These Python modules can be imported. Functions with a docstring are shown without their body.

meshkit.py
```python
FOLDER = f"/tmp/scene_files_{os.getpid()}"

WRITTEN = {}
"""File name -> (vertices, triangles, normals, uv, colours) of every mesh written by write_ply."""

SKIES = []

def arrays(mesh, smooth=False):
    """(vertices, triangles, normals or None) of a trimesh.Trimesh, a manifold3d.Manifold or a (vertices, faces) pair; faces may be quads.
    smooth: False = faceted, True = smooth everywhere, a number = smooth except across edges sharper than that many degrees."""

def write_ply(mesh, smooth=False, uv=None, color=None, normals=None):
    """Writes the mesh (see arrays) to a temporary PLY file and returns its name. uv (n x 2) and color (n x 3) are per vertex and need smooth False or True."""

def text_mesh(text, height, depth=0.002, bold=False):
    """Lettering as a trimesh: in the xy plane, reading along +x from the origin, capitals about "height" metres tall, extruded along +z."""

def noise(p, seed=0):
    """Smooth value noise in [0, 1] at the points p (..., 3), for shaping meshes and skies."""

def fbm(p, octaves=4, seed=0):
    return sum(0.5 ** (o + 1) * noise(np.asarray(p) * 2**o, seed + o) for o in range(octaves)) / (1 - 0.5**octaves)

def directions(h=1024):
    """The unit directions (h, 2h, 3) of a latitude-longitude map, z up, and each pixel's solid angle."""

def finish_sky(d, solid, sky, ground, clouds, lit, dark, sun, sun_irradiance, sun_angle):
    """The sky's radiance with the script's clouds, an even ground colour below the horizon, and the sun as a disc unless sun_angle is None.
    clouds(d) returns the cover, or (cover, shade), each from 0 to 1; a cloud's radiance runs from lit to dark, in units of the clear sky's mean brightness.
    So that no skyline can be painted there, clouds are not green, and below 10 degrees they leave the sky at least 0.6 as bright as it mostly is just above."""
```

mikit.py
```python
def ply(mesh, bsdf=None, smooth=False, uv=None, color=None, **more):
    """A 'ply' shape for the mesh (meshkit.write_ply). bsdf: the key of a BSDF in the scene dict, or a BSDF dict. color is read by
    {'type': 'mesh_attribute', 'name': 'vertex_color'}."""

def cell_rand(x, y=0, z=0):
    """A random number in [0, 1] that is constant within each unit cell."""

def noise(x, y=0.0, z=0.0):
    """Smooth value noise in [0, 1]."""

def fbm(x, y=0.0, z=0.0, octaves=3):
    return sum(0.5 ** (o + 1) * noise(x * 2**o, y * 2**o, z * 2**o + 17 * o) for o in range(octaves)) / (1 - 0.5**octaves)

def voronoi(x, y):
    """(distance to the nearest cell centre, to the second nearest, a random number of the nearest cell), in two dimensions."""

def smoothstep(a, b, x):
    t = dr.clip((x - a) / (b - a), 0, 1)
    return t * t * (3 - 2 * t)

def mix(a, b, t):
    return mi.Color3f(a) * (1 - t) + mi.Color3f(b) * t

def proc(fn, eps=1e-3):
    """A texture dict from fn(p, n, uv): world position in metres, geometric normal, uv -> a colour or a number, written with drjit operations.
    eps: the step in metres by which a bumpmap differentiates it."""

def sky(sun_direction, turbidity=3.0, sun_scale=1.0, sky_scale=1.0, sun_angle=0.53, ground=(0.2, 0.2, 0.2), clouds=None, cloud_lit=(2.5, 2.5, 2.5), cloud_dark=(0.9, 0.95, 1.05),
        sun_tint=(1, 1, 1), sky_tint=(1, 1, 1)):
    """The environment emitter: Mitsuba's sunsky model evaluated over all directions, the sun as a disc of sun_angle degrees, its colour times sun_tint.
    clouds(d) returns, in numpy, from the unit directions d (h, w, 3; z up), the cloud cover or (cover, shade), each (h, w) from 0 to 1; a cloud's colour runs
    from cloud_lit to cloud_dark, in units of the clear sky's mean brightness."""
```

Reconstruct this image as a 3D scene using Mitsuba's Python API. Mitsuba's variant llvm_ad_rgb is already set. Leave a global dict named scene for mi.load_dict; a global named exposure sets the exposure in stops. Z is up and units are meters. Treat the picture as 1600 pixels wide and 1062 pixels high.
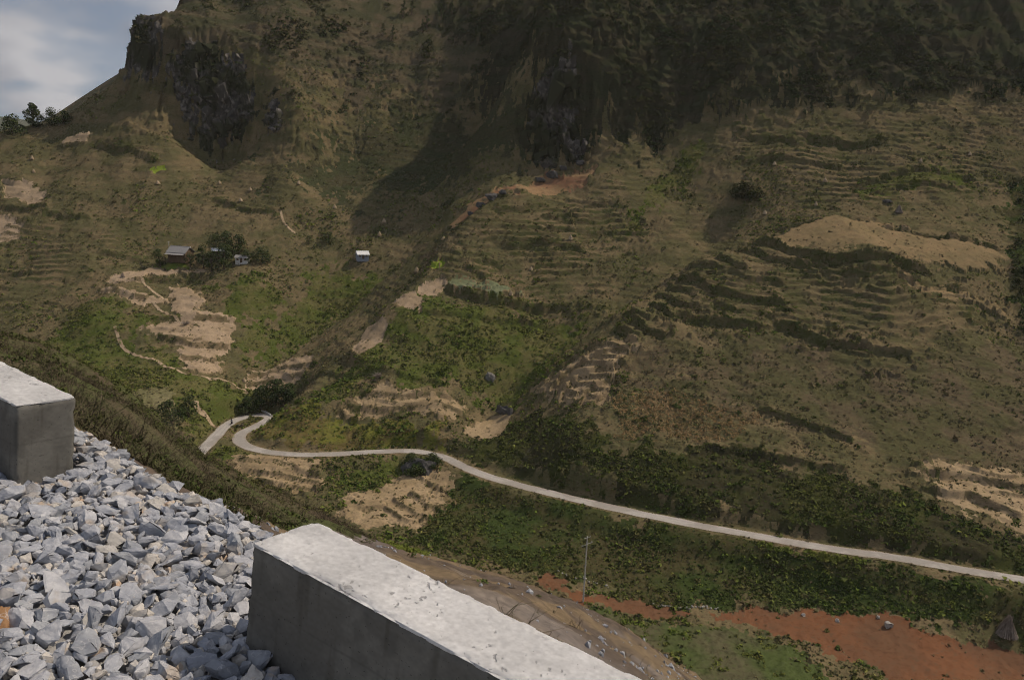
import math
import numpy as np, trimesh, shapely, drjit as dr, mitsuba as mi, mikit, meshkit
from scipy.interpolate import RBFInterpolator
from scipy.spatial import cKDTree
T = mi.ScalarTransform4f

scene, labels = {'type': 'scene'}, {}
# ---------------------------------------------------------------- camera, sky, exposure
PITCH, ROLL, FOCAL = math.radians(11.0), math.radians(2.5), 1200.0 / 1600.0
fwd = np.array([0, math.cos(PITCH), -math.sin(PITCH)])
up = np.array([-math.sin(ROLL), math.cos(ROLL) * math.sin(PITCH), math.cos(ROLL) * math.cos(PITCH)])
scene['camera'] = {'type': 'perspective', 'fov': math.degrees(2 * math.atan(0.5 / FOCAL)), 'fov_axis': 'x', 'near_clip': 0.05, 'far_clip': 20000.0,
                   'to_world': T().look_at(origin=[0, 0, 0], target=fwd.tolist(), up=up.tolist())}
SUN = np.array([0.60, 0.27, 0.755])


def clouds(d):
    q = d / np.maximum(d[..., 2:3] + 0.35, 0.05)
    c = meshkit.fbm(q * [4.2, 4.2, 7.0] + [3.1, 0.4, 0], 5, 11)
    s = meshkit.fbm(q * [2.6, 2.6, 5.0] + [7.7, 2.0, 3], 4, 5)
    return 0.25 + 0.75 * np.clip((c - 0.40) / 0.16, 0, 1), np.clip((0.58 - s) / 0.22, 0, 1)


scene['sky'] = mikit.sky(SUN, turbidity=3.5, sky_scale=0.8, clouds=clouds, cloud_lit=(2.9, 2.9, 3.05), cloud_dark=(1.0, 1.12, 1.45), ground=(0.12, 0.11, 0.08), sun_tint=(0.97, 1.0, 1.07))
exposure = 1.25

# ---------------------------------------------------------------- survey of the place (metres, plan)
FAR = np.array([[115.22,157.11,-80.0],[77.54,168.9,-80.0],[34.64,184.4,-80.0],[10.55,198.77,-80.0],[-17.92,222.54,-80.0],[-44.97,221.34,-80.0],[-67.36,218.43,-80.0],[-83.88,228.17,-80.0],[-82.3,253.19,-80.0],[-92.76,240.06,-80.0],[-90.77,217.09,-80.0],[83.11,185.0,-72.8],[89.49,203.0,-65.9],[99.74,232.0,-54.62],[109.86,262.0,-39.07],[128.49,285.0,-19.33],[139.94,318.0,-5.29],[137.72,345.0,5.34],[146.8,375.0,29.43],[152.02,395.0,52.28],[160.05,425.0,84.99],[165.18,445.0,108.6],[120.91,180.0,-73.19],[134.65,205.0,-64.53],[150.97,235.0,-53.08],[167.8,267.0,-37.34],[180.15,292.0,-20.11],[189.61,310.0,-11.2],[210.65,350.0,8.46],[226.82,385.0,39.43],[233.18,400.0,56.26],[245.97,430.0,89.46],[254.2,450.0,113.39],[150.01,176.0,-75.07],[171.62,207.0,-63.52],[192.42,237.0,-51.73],[214.72,270.0,-35.77],[235.29,302.0,-14.92],[268.75,352.0,10.95],[297.86,402.0,59.21],[325.17,452.0,116.75],[35.93,196.0,-73.15],[38.84,220.0,-62.14],[41.1,240.0,-50.87],[42.51,252.0,-44.7],[47.99,290.0,-39.09],[51.15,315.0,-29.26],[53.74,340.0,-12.01],[55.82,360.0,1.8],[57.46,380.0,21.48],[58.1,405.0,64.92],[60.68,440.0,103.17],[11.64,378.0,13.46],[26.85,380.0,18.69],[18.86,389.0,60.82],[6.58,392.0,60.78],[12.22,425.0,97.76],[37.23,400.0,81.26],[-18.94,432.0,32.7],[-21.08,452.0,68.89],[-37.0,405.0,17.13],[-30.96,480.0,101.51],[97.77,388.0,40.24],[100.98,415.0,80.7],[-66.22,385.0,-3.47],[-73.47,425.0,29.86],[-76.25,440.0,47.95],[-80.93,465.0,82.41],[-85.52,490.0,108.63],[-48.28,392.0,3.58],[-110.66,375.0,-5.36],[-115.44,392.0,13.2],[-114.36,400.0,29.32],[-121.71,415.0,52.68],[-131.46,450.0,97.59],[-94.55,398.0,8.05],[-100.91,425.0,41.9],[-153.14,408.0,20.38],[-155.18,416.0,54.59],[-168.59,406.0,27.54],[-170.39,413.0,58.23],[-135.23,404.0,21.83],[-134.12,412.0,45.44],[-183.66,405.0,47.16],[-185.75,411.0,61.93],[-163.27,440.0,87.51],[-175.19,440.0,93.51],[-191.07,432.0,82.09],[-204.62,420.0,67.42],[-203.5,415.0,54.02],[-225.11,408.0,33.27],[-244.15,400.0,20.72],[-262.48,398.0,18.22],[-224.83,388.0,11.44],[-226.11,362.0,-10.29],[-205.05,325.0,-36.02],[-187.65,295.0,-52.7],[-158.57,265.0,-65.28],[-173.53,345.0,-22.05],[-189.51,380.0,6.48],[-197.33,398.0,28.75],[-154.83,370.0,-7.24],[-166.44,392.0,13.51],[-136.52,388.0,5.95],[-143.83,330.0,-35.14],[-115.99,335.0,-32.97],[-149.54,322.0,-41.44],[-163.42,312.0,-43.59],[-126.64,326.0,-37.58],[-121.5,292.0,-54.34],[-112.08,268.0,-66.22],[-99.81,248.0,-72.1],[-113.23,240.0,-70.52],[-141.92,268.0,-65.2],[-84.35,275.0,-68.99],[-98.42,305.0,-55.5],[-81.01,318.0,-51.46],[-70.52,345.0,-31.82],[-98.02,362.0,-19.5],[-107.67,318.0,-41.85],[-71.46,245.0,-70.44],[-68.13,250.0,-66.76],[-54.63,268.0,-57.78],[-39.89,292.0,-45.73],[-29.36,308.0,-37.25],[-18.29,330.0,-20.12],[-2.78,352.0,-3.53],[32.5,366.0,6.66],[-47.8,235.0,-73.59],[-41.6,246.0,-66.73],[-19.75,240.0,-70.6],[-22.23,264.0,-58.97],[0.09,276.0,-55.8],[-8.19,258.0,-66.1],[-6.28,245.0,-74.75],[11.18,246.0,-62.17],[21.56,250.0,-53.94],[16.91,292.0,-48.21],[-0.77,298.0,-39.85],[19.85,322.0,-25.97],[82.87,345.0,-10.97],[98.9,312.0,-17.83],[70.89,288.0,-28.11],[64.78,256.0,-44.45],[19.42,210.0,-67.69],[31.63,296.0,-40.67],[65.8,326.0,-21.61],[-32.12,192.0,-83.75],[-63.94,207.0,-82.91],[-51.7,217.0,-81.18],[-11.51,190.0,-83.73],[5.24,163.0,-85.22],[31.38,160.0,-87.12],[72.06,153.0,-87.36],[108.77,145.0,-88.13],[88.76,133.0,-88.43],[39.52,133.0,-87.81],[76.06,164.0,-84.0],[111.0,150.0,-82.23],[-309.76,396.0,14.52],[-288.36,365.0,-12.96],[-263.67,330.0,-38.99],[-219.76,270.0,-69.11],[-193.33,235.0,-79.13],[-126.05,225.0,-73.09],[-150.0,100.0,-91.0],[-75.0,100.0,-91.0],[0.0,100.0,-91.0],[75.0,100.0,-91.0],[150.0,100.0,-91.0],[-150.0,60.0,-93.0],[-75.0,60.0,-93.0],[0.0,60.0,-93.0],[75.0,60.0,-93.0],[150.0,60.0,-93.0],[-150.0,0.0,-95.0],[-75.0,0.0,-95.0],[0.0,0.0,-95.0],[75.0,0.0,-95.0],[150.0,0.0,-95.0],[-406.91,445.0,-10.0],[-475.49,520.0,-60.0],[-640.09,700.0,-130.0],[-351.57,445.0,-10.0],[-410.82,520.0,-60.0],[-553.03,700.0,-130.0],[-296.34,445.0,-8.0],[-346.28,520.0,-60.0],[-466.15,700.0,-130.0],[-259.58,445.0,2.0],[-303.33,520.0,-50.0],[-408.32,700.0,-130.0],[-221.03,445.0,30.0],[-258.29,520.0,-30.0],[-347.69,700.0,-130.0],[-204.75,520.0,110.0],[-252.01,640.0,175.0],[-354.38,900.0,170.0],[-551.26,1400.0,80.0],[-89.44,520.0,135.0],[-110.07,640.0,175.0],[-154.79,900.0,170.0],[-240.79,1400.0,80.0],[38.2,520.0,135.0],[47.01,640.0,175.0],[66.11,900.0,170.0],[102.84,1400.0,80.0],[186.45,520.0,135.0],[229.48,640.0,175.0],[322.7,900.0,170.0],[501.98,1400.0,80.0],[334.0,520.0,135.0],[411.07,640.0,175.0],[578.07,900.0,170.0],[899.22,1400.0,80.0],[418.0,520.0,135.0],[514.46,640.0,175.0],[723.46,900.0,170.0],[1125.38,1400.0,80.0]])
BREAK = np.array([[-32.22,40.0,-7.1],[-25.9,38.0,-8.18],[-21.53,36.0,-8.74],[-18.03,35.0,-10.35],[-14.79,35.0,-12.9],[-12.05,35.0,-14.3],[-9.32,34.0,-15.32],[-6.89,34.0,-16.18],[-4.31,33.0,-16.39],[-2.53,33.0,-16.72],[-0.73,33.0,-17.18],[1.08,33.0,-17.74],[3.0,34.0,-19.02],[5.4,35.0,-20.86],[7.96,36.0,-22.8],[10.7,37.0,-25.01],[13.62,38.0,-27.34],[20.0,40.0,-32.33],[29.9,42.0,-40.01]])
AXIS_D, AXIS_W, AXIS_U = np.array([0.83323,-0.54817,-0.07237]), np.array([0.54502,0.83631,-0.0595]), np.array([0.09314,0.01013,0.9956])
BLOCK_START = np.array([-1.217,3.472,-1.734])
ROAD = np.array([[139.66,152.38],[127.09,153.99],[116.0,158.32],[103.98,162.23],[91.56,166.66],[77.95,169.93],[64.19,174.39],[49.84,179.46],[34.82,185.61],[18.9,193.02],[5.3,200.48],[-5.6,207.43],[-14.51,216.26],[-19.79,221.72],[-28.03,225.31],[-37.67,224.04],[-46.86,221.1],[-57.81,218.53],[-67.36,218.43],[-74.7,220.35],[-80.15,223.77],[-83.91,228.79],[-85.13,235.07],[-83.78,241.36],[-82.13,247.28],[-81.61,251.04],[-82.97,254.62],[-86.41,255.64],[-89.87,252.81],[-92.28,247.97],[-92.76,240.06],[-91.82,229.6],[-91.27,221.69],[-90.65,215.4],[-89.78,207.89],[-88.51,196.54]])
PATHS = [np.array([[-148.6,281.7],[-145.3,277.2],[-137.6,271.0],[-128.2,265.7],[-119.6,261.7],[-111.3,260.5],[-103.9,261.4],[-98.2,264.3],[-93.5,263.8],[-93.3,261.7]]), np.array([[-103.0,243.2],[-100.9,241.0],[-97.9,240.2],[-94.6,241.2]]), np.array([[-153.0,313.1],[-143.3,304.8],[-137.7,302.1]]), np.array([[-142.8,299.8],[-136.3,294.7],[-127.6,289.9]]), np.array([[-110.8,362.7],[-107.2,357.7],[-101.1,353.8]]), np.array([[48.8,287.7],[61.5,287.4],[76.9,293.7],[96.7,313.1],[107.2,319.1]])]
RISERS = [
    (3.2, np.array([[93.2,307.8],[103.3,293.8],[117.1,285.6],[132.7,283.6],[142.5,284.2],[154.7,284.4]])),
    (2.0, np.array([[85.6,301.6],[94.7,288.6],[109.7,283.9]])),
    (1.6, np.array([[117.6,279.9],[128.2,277.5],[142.1,277.2],[162.6,280.7]])),
    (2.2, np.array([[76.1,292.3],[80.6,284.2],[85.2,280.6]])),
    (1.6, np.array([[63.6,288.6],[72.4,283.8],[84.6,276.4],[98.0,274.9]])),
    (2.2, np.array([[59.9,284.4],[67.2,274.6],[72.0,270.6],[82.6,267.7],[95.8,267.0]])),
    (1.6, np.array([[56.1,282.5],[59.5,275.8],[64.7,269.4]])),
    (1.8, np.array([[51.3,277.9],[58.0,267.1],[65.4,265.2]])),
    (1.6, np.array([[69.5,266.7],[77.1,263.2],[90.0,261.7]])),
    (2.6, np.array([[47.1,268.1],[52.3,259.3],[56.4,258.1],[67.6,259.4],[75.9,257.7],[84.9,257.3]])),
    (2.6, np.array([[87.5,257.9],[92.8,256.0],[97.1,252.3],[103.3,248.3],[111.1,246.9],[120.7,244.8],[130.9,243.5]])),
    (1.8, np.array([[38.0,263.0],[44.5,251.0],[50.5,248.2]])),
    (1.8, np.array([[34.8,257.8],[39.8,246.4]])),
    (1.6, np.array([[72.6,219.2],[82.7,215.2],[90.7,211.7],[96.5,205.2]])),
    (1.4, np.array([[52.9,204.3],[66.6,202.5],[80.5,196.9],[91.4,194.1]])),
    (1.6, np.array([[-11.1,322.7],[-1.7,321.7],[11.8,324.2],[29.4,325.3]])),
    (2.6, np.array([[-28.3,298.1],[-15.5,294.3],[-0.6,294.8],[21.9,297.8]])),
    (1.5, np.array([[-21.1,307.1],[-11.2,304.3]])),
    (1.4, np.array([[-13.8,312.4],[-5.2,311.3]])),
    (1.6, np.array([[-10.6,337.3],[1.8,340.8],[13.2,347.4]])),
    (1.2, np.array([[10.3,338.7],[34.1,339.6]])),
    (1.2, np.array([[20.6,354.1],[34.5,347.7],[47.5,348.9]])),
    (1.2, np.array([[11.7,332.4],[42.2,335.4]])),
    (1.4, np.array([[-50.8,244.3],[-32.7,243.4],[-15.1,248.1]])),
    (1.4, np.array([[-53.8,238.9],[-36.1,238.2],[-12.5,242.2]])),
    (1.2, np.array([[-75.2,267.7],[-56.4,255.3],[-34.0,251.9],[-21.1,252.9]])),
    (1.3, np.array([[-56.4,237.0],[-47.7,234.8]])),
    (1.8, np.array([[102.9,380.9],[117.2,376.9],[130.2,374.9]])),
    (2.6, np.array([[133.7,377.1],[155.0,372.3],[171.7,373.1]])),
    (1.6, np.array([[144.2,347.8],[159.6,351.5],[182.0,357.1],[209.2,359.1]])),
    (1.6, np.array([[156.3,342.8],[175.2,347.9],[195.9,349.3]])),
    (1.8, np.array([[145.1,311.6],[164.6,311.9],[194.6,309.7]])),
    (1.6, np.array([[107.7,325.1],[120.7,325.4],[135.1,322.2]])),
    (1.4, np.array([[101.0,368.5],[123.9,366.7],[148.3,360.4]])),
    (1.2, np.array([[-79.3,213.2],[-67.6,213.0],[-58.1,208.9],[-52.4,208.3]])),
    (1.2, np.array([[-76.8,208.4],[-63.9,207.0],[-51.5,204.8]])),
    (1.2, np.array([[-71.3,204.5],[-58.8,201.7],[-50.4,200.3]])),
    (1.2, np.array([[-31.3,195.4],[-25.0,189.5],[-20.2,183.8]])),
    (1.2, np.array([[-27.1,200.0],[-20.2,192.3],[-16.5,189.5]])),
    (1.0, np.array([[-24.9,209.2],[-17.8,202.2]])),
    (1.2, np.array([[-38.2,188.2],[-32.0,191.2],[-23.9,181.8]])),
    (1.6, np.array([[-138.6,288.8],[-124.0,292.2],[-108.7,297.7]])),
    (1.4, np.array([[-133.7,280.5],[-118.6,278.4],[-105.4,284.8]])),
    (1.4, np.array([[-119.6,269.6],[-107.6,274.4]])),
    (1.5, np.array([[-165.3,300.3],[-145.2,300.5]])),
    (1.5, np.array([[-163.9,307.7],[-146.5,315.0],[-121.5,319.5]])),
    (1.2, np.array([[-97.6,275.7],[-86.0,280.4],[-70.9,273.5]])),
    (1.2, np.array([[-96.9,270.4],[-84.1,274.3],[-73.5,270.0]])),
    (1.4, np.array([[108.5,192.7],[119.4,192.6],[129.7,189.8],[139.8,187.2]])),
    (1.4, np.array([[108.4,187.1],[118.7,184.8],[128.0,178.5]])),
    (1.5, np.array([[-235.0,351.8],[-222.6,350.6],[-212.8,351.2]])),
    (1.3, np.array([[-212.1,347.5],[-191.0,345.6]])),
    (1.5, np.array([[-177.7,324.7],[-158.6,327.4]])),
    (1.3, np.array([[-212.5,314.8],[-199.8,315.9]])),
    (2.0, np.array([[-210.5,388.0],[-190.8,382.9],[-175.2,379.2]])),
    (1.6, np.array([[-144.7,367.1],[-121.8,361.6],[-112.9,362.0]])),
    (1.6, np.array([[-38.2,280.5],[-19.5,283.6],[14.4,290.1]])),
    (1.6, np.array([[12.1,238.4],[17.1,242.6],[24.3,245.2],[33.5,245.4],[41.6,244.0]])),
    (1.6, np.array([[14.8,231.5],[19.9,236.6],[26.9,238.4],[37.9,238.3]])),
    (1.6, np.array([[20.3,225.2],[25.3,229.8],[33.4,233.2]])),
    (1.3, np.array([[10.1,244.4],[14.3,248.0],[21.6,250.0],[29.9,251.0]])),
    (1.2, np.array([[24.8,222.8],[30.0,227.8]]))]
PLOTS = {
    'tan_a': np.array([[-244.2,367.3],[-230.7,367.5],[-218.1,359.3],[-215.4,351.2],[-227.6,354.2],[-237.5,356.0]]),
    'tan_b': np.array([[-230.8,390.3],[-222.4,395.9],[-213.8,394.7],[-214.7,390.0],[-222.4,389.5]]),
    'tan_c': np.array([[-257.6,350.4],[-233.3,348.9],[-217.3,344.0],[-217.1,333.9],[-223.6,333.0],[-247.2,334.6]]),
    'yard': np.array([[-166.3,308.8],[-161.2,318.4],[-153.4,324.7],[-136.0,322.0],[-122.3,323.2],[-123.1,320.0],[-140.0,318.7],[-151.5,315.6],[-152.0,310.9],[-156.5,308.4],[-163.9,307.7]]),
    'strip': np.array([[-166.0,300.6],[-162.7,302.7],[-145.8,301.9],[-140.9,303.5],[-137.5,301.6],[-140.9,299.4],[-145.7,296.1],[-157.0,298.7]]),
    'field_house': np.array([[-141.4,310.7],[-132.5,313.2],[-124.7,303.5],[-123.6,297.5],[-116.3,297.9],[-109.4,299.8],[-107.1,291.7],[-106.0,286.5],[-108.2,279.2],[-105.8,269.5],[-108.3,264.2],[-116.7,262.7],[-120.6,269.3],[-122.1,275.4],[-133.1,279.0],[-139.4,285.0],[-134.5,287.7],[-128.5,291.0],[-134.7,296.8]]),
    'field_d': np.array([[-97.1,265.7],[-97.8,276.4],[-89.7,284.8],[-80.4,286.5],[-69.1,273.5],[-73.9,271.5],[-78.2,265.8],[-86.7,267.5],[-93.0,265.6]]),
    'ridge_a': np.array([[-53.4,262.0],[-57.9,270.5],[-54.8,282.9],[-48.4,281.8],[-45.5,275.7],[-49.5,265.1]]),
    'ridge_b': np.array([[-47.5,290.4],[-40.4,295.5],[-34.0,288.3],[-34.8,281.4],[-41.1,283.7]]),
    'ridge_c': np.array([[-38.3,298.3],[-28.9,303.8],[-25.5,300.5],[-29.5,291.7],[-36.3,292.8]]),
    'orange': np.array([[-30.6,343.7],[-25.6,350.3],[-14.4,354.0],[-3.0,360.5],[12.0,373.6],[28.5,372.8],[34.2,369.5],[30.9,362.1],[20.8,359.1],[3.1,350.7],[-5.4,344.6],[-13.5,339.9],[-24.5,338.2]]),
    'yellow': np.array([[-37.5,311.2],[-30.7,315.1],[-27.9,309.1],[-32.9,305.3]]),
    'yellow_b': np.array([[-177.3,374.7],[-171.6,377.8],[-169.5,376.4],[-173.9,372.3]]),
    'greygreen': np.array([[-26.4,299.4],[-18.7,303.4],[-3.4,301.2],[4.8,300.0],[3.1,297.1],[-10.6,295.1],[-23.1,296.4]]),
    'golden': np.array([[97.5,307.2],[109.8,314.9],[125.8,317.9],[139.9,318.0],[151.4,311.2],[171.5,310.2],[191.7,309.1],[190.9,300.5],[183.9,294.5],[166.7,289.5],[146.3,287.5],[118.2,288.7],[104.4,297.5]]),
    'golden_b': np.array([[137.2,276.8],[157.1,279.1],[175.5,277.9],[177.4,274.6],[158.8,272.4],[144.4,271.4]]),
    'tan_right': np.array([[107.2,193.6],[115.0,197.5],[128.9,197.7],[143.8,193.8],[130.5,172.3],[120.1,173.0],[115.5,178.8],[109.6,182.9],[106.7,187.7]]),
    'field_c': np.array([[6.7,249.3],[15.2,244.8],[21.6,250.0],[32.0,251.5],[40.4,248.8],[38.5,239.8],[30.7,231.1],[28.9,222.0],[20.2,223.4],[11.0,236.3]]),
    'culvert': np.array([[-15.3,233.0],[-11.3,240.1],[-5.4,247.6],[1.4,244.6],[1.6,230.7],[-2.7,229.5],[-12.7,230.8]]),
    'rows': np.array([[-55.2,236.1],[-43.6,245.4],[-33.4,248.0],[-22.7,248.2],[-11.0,251.4],[-9.7,247.6],[-19.4,236.5],[-29.5,235.7],[-47.8,235.0]]),
    'stubble': np.array([[30.6,223.9],[47.5,227.6],[67.0,219.2],[73.4,213.8],[64.4,208.3],[46.1,206.3],[32.8,208.2]]),
    'field_a': np.array([[-81.3,214.5],[-70.8,217.3],[-61.0,216.1],[-51.2,216.5],[-53.8,210.2],[-50.2,201.5],[-53.2,195.5],[-63.7,200.2],[-74.7,203.8]]),
    'field_b': np.array([[-45.5,185.3],[-42.3,200.0],[-35.3,200.2],[-31.6,210.5],[-24.8,215.3],[-19.0,213.9],[-15.2,209.9],[-16.6,193.4],[-20.6,176.5],[-26.7,179.3],[-34.6,178.6],[-41.7,181.8]]),
    'red': np.array([[5.5,159.9],[9.6,161.9],[16.7,157.8],[22.2,156.0],[32.0,154.5],[44.5,154.1],[51.5,154.0],[64.4,155.1],[76.8,154.4],[83.9,152.0],[91.2,147.2],[101.0,145.4],[108.4,144.2],[118.7,140.4],[111.1,128.9],[79.7,129.8],[73.2,134.0],[63.2,140.3],[56.1,146.2],[47.1,147.9],[36.4,148.4],[24.5,151.2],[17.6,151.2],[8.0,156.4]]),
    'crop_green': np.array([[16.9,150.4],[24.6,151.5],[36.3,147.9],[47.0,147.4],[55.7,145.1],[61.7,139.1],[62.2,131.2],[63.6,122.9],[36.7,120.8],[32.4,134.5],[23.6,143.4]]),
    'garden': np.array([[-154.0,323.1],[-150.2,326.8],[-140.5,326.4],[-136.8,322.8],[-147.2,322.7]]),
    'g_band': np.array([[-22.5,171.7],[-15.2,193.5],[-13.1,210.7],[1.8,201.0],[18.7,190.0],[34.5,182.9],[77.2,167.9],[114.2,155.5],[134.3,153.9],[123.8,138.6],[108.4,144.2],[91.2,147.2],[84.1,152.3],[76.9,154.8],[51.7,154.7],[32.0,155.0],[16.8,158.8],[5.2,163.0]]),
    'g_bank': np.array([[-20.2,225.5],[-14.8,231.5],[7.1,236.6],[28.2,206.5],[63.4,203.9],[104.5,185.7],[124.0,171.7],[145.4,169.5],[137.6,158.5],[116.8,159.8],[34.9,186.8],[5.3,204.0]]),
    'g_mid': np.array([[-76.0,240.4],[-68.1,250.0],[-47.0,276.3],[-39.9,292.0],[-25.4,293.8],[24.3,295.3],[31.5,279.3],[19.6,252.7],[6.1,251.2],[1.0,245.1],[-7.5,247.6],[-13.3,252.1],[-42.0,248.5],[-48.5,238.3]]),
    'g_left': np.array([[-173.5,270.9],[-168.8,297.2],[-144.9,294.5],[-130.0,291.7],[-139.4,285.0],[-132.6,277.9],[-121.6,274.3],[-117.6,262.3],[-105.0,261.4],[-93.2,266.2],[-84.9,261.5],[-87.3,255.0],[-96.9,240.2],[-107.3,226.6],[-151.7,252.7]]),
    'g_gully': np.array([[-95.2,302.9],[-89.4,329.4],[-85.5,336.0],[-57.9,338.8],[-57.6,324.9],[-63.5,311.3],[-73.2,307.7],[-84.4,301.0],[-89.1,282.8],[-99.4,277.7],[-109.9,297.6],[-126.7,311.9],[-104.4,324.5]]),
    'g_strip': np.array([[44.0,341.1],[69.0,371.7],[88.3,384.4],[91.8,375.6],[67.1,355.2],[53.2,334.8],[44.9,334.4]]),
    'g_noseb': np.array([[-50.6,212.3],[-29.4,221.2],[-19.7,220.6],[-31.6,210.5],[-36.2,200.2],[-42.3,200.0],[-44.9,188.2],[-50.0,191.8],[-50.3,203.4]]),
    'g_below': np.array([[-90.7,215.6],[-89.7,226.6],[-82.4,224.0],[-70.7,217.0],[-81.3,214.5],[-84.2,212.3]]),
    'g_nose': np.array([[-85.1,248.5],[-74.6,242.4],[-47.8,235.0],[-21.4,235.7],[-18.2,225.7],[-45.3,223.0],[-67.9,220.3],[-79.5,225.9]]),
    'g_hairpin': np.array([[-101.7,236.9],[-100.9,245.3],[-94.2,262.5],[-84.9,261.5],[-81.9,255.4],[-90.6,251.8],[-93.7,242.8],[-92.5,228.7],[-92.4,216.5],[-99.0,220.9]]),
    'g_edge': np.array([[205.8,335.3],[230.1,365.9],[253.1,370.2],[190.0,262.7],[179.6,268.0],[181.3,284.6],[191.8,299.9]]),
    'g_ur': np.array([[147.2,348.4],[178.9,356.8],[201.3,361.1],[203.5,353.1],[164.8,343.1],[142.0,333.9]]),
    'wood': np.array([[4.3,469.9],[-10.4,519.6],[-50.6,519.6],[-50.3,485.4],[-26.4,452.2],[4.0,388.8],[5.5,376.6],[20.8,378.2],[57.5,380.6],[88.6,387.6],[116.7,391.7],[167.0,392.0],[216.8,398.8],[263.3,402.6],[311.7,399.4],[375.0,518.8],[-52.5,519.6]]),
    'cove': np.array([[-110.0,395.5],[-88.2,429.8],[-62.3,441.3],[-27.3,445.2],[4.1,387.7],[5.6,376.0],[-21.6,372.8],[-49.5,378.3],[-84.0,379.7],[-105.2,377.4],[-126.2,375.6],[-130.9,390.4]]),
    'rough': np.array([[-124.7,402.0],[-115.7,429.8],[-109.4,461.3],[-107.1,519.6],[-50.8,519.6],[-37.1,468.1],[-27.3,445.2],[-75.2,434.3],[-98.8,415.9]]),
    'cliff_a': np.array([[-201.9,419.1],[-186.7,413.5],[-170.6,413.6],[-155.2,416.2],[-137.7,412.8],[-126.5,406.1],[-122.9,398.0],[-134.4,401.3],[-153.1,407.7],[-168.5,405.8],[-183.2,403.8]]),
    'cliff_b': np.array([[1.8,387.4],[13.1,387.4],[25.9,386.0],[37.3,379.1],[32.9,374.4],[5.6,375.6]]),
    'cliff_c': np.array([[-256.7,518.8],[-193.0,420.9],[-185.9,406.8],[-204.0,413.6]]),
    'pale_grass': np.array([[-122.8,238.4],[-116.1,246.3],[-108.2,246.8],[-105.5,237.2],[-101.7,219.2],[-105.1,217.4],[-112.3,225.6]]),
    'brown': np.array([[29.3,219.5],[43.9,246.7],[86.1,255.2],[130.0,242.3],[184.2,276.6],[202.2,275.5],[145.9,186.6],[108.4,194.4],[72.9,213.3],[47.4,226.6]]),
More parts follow.
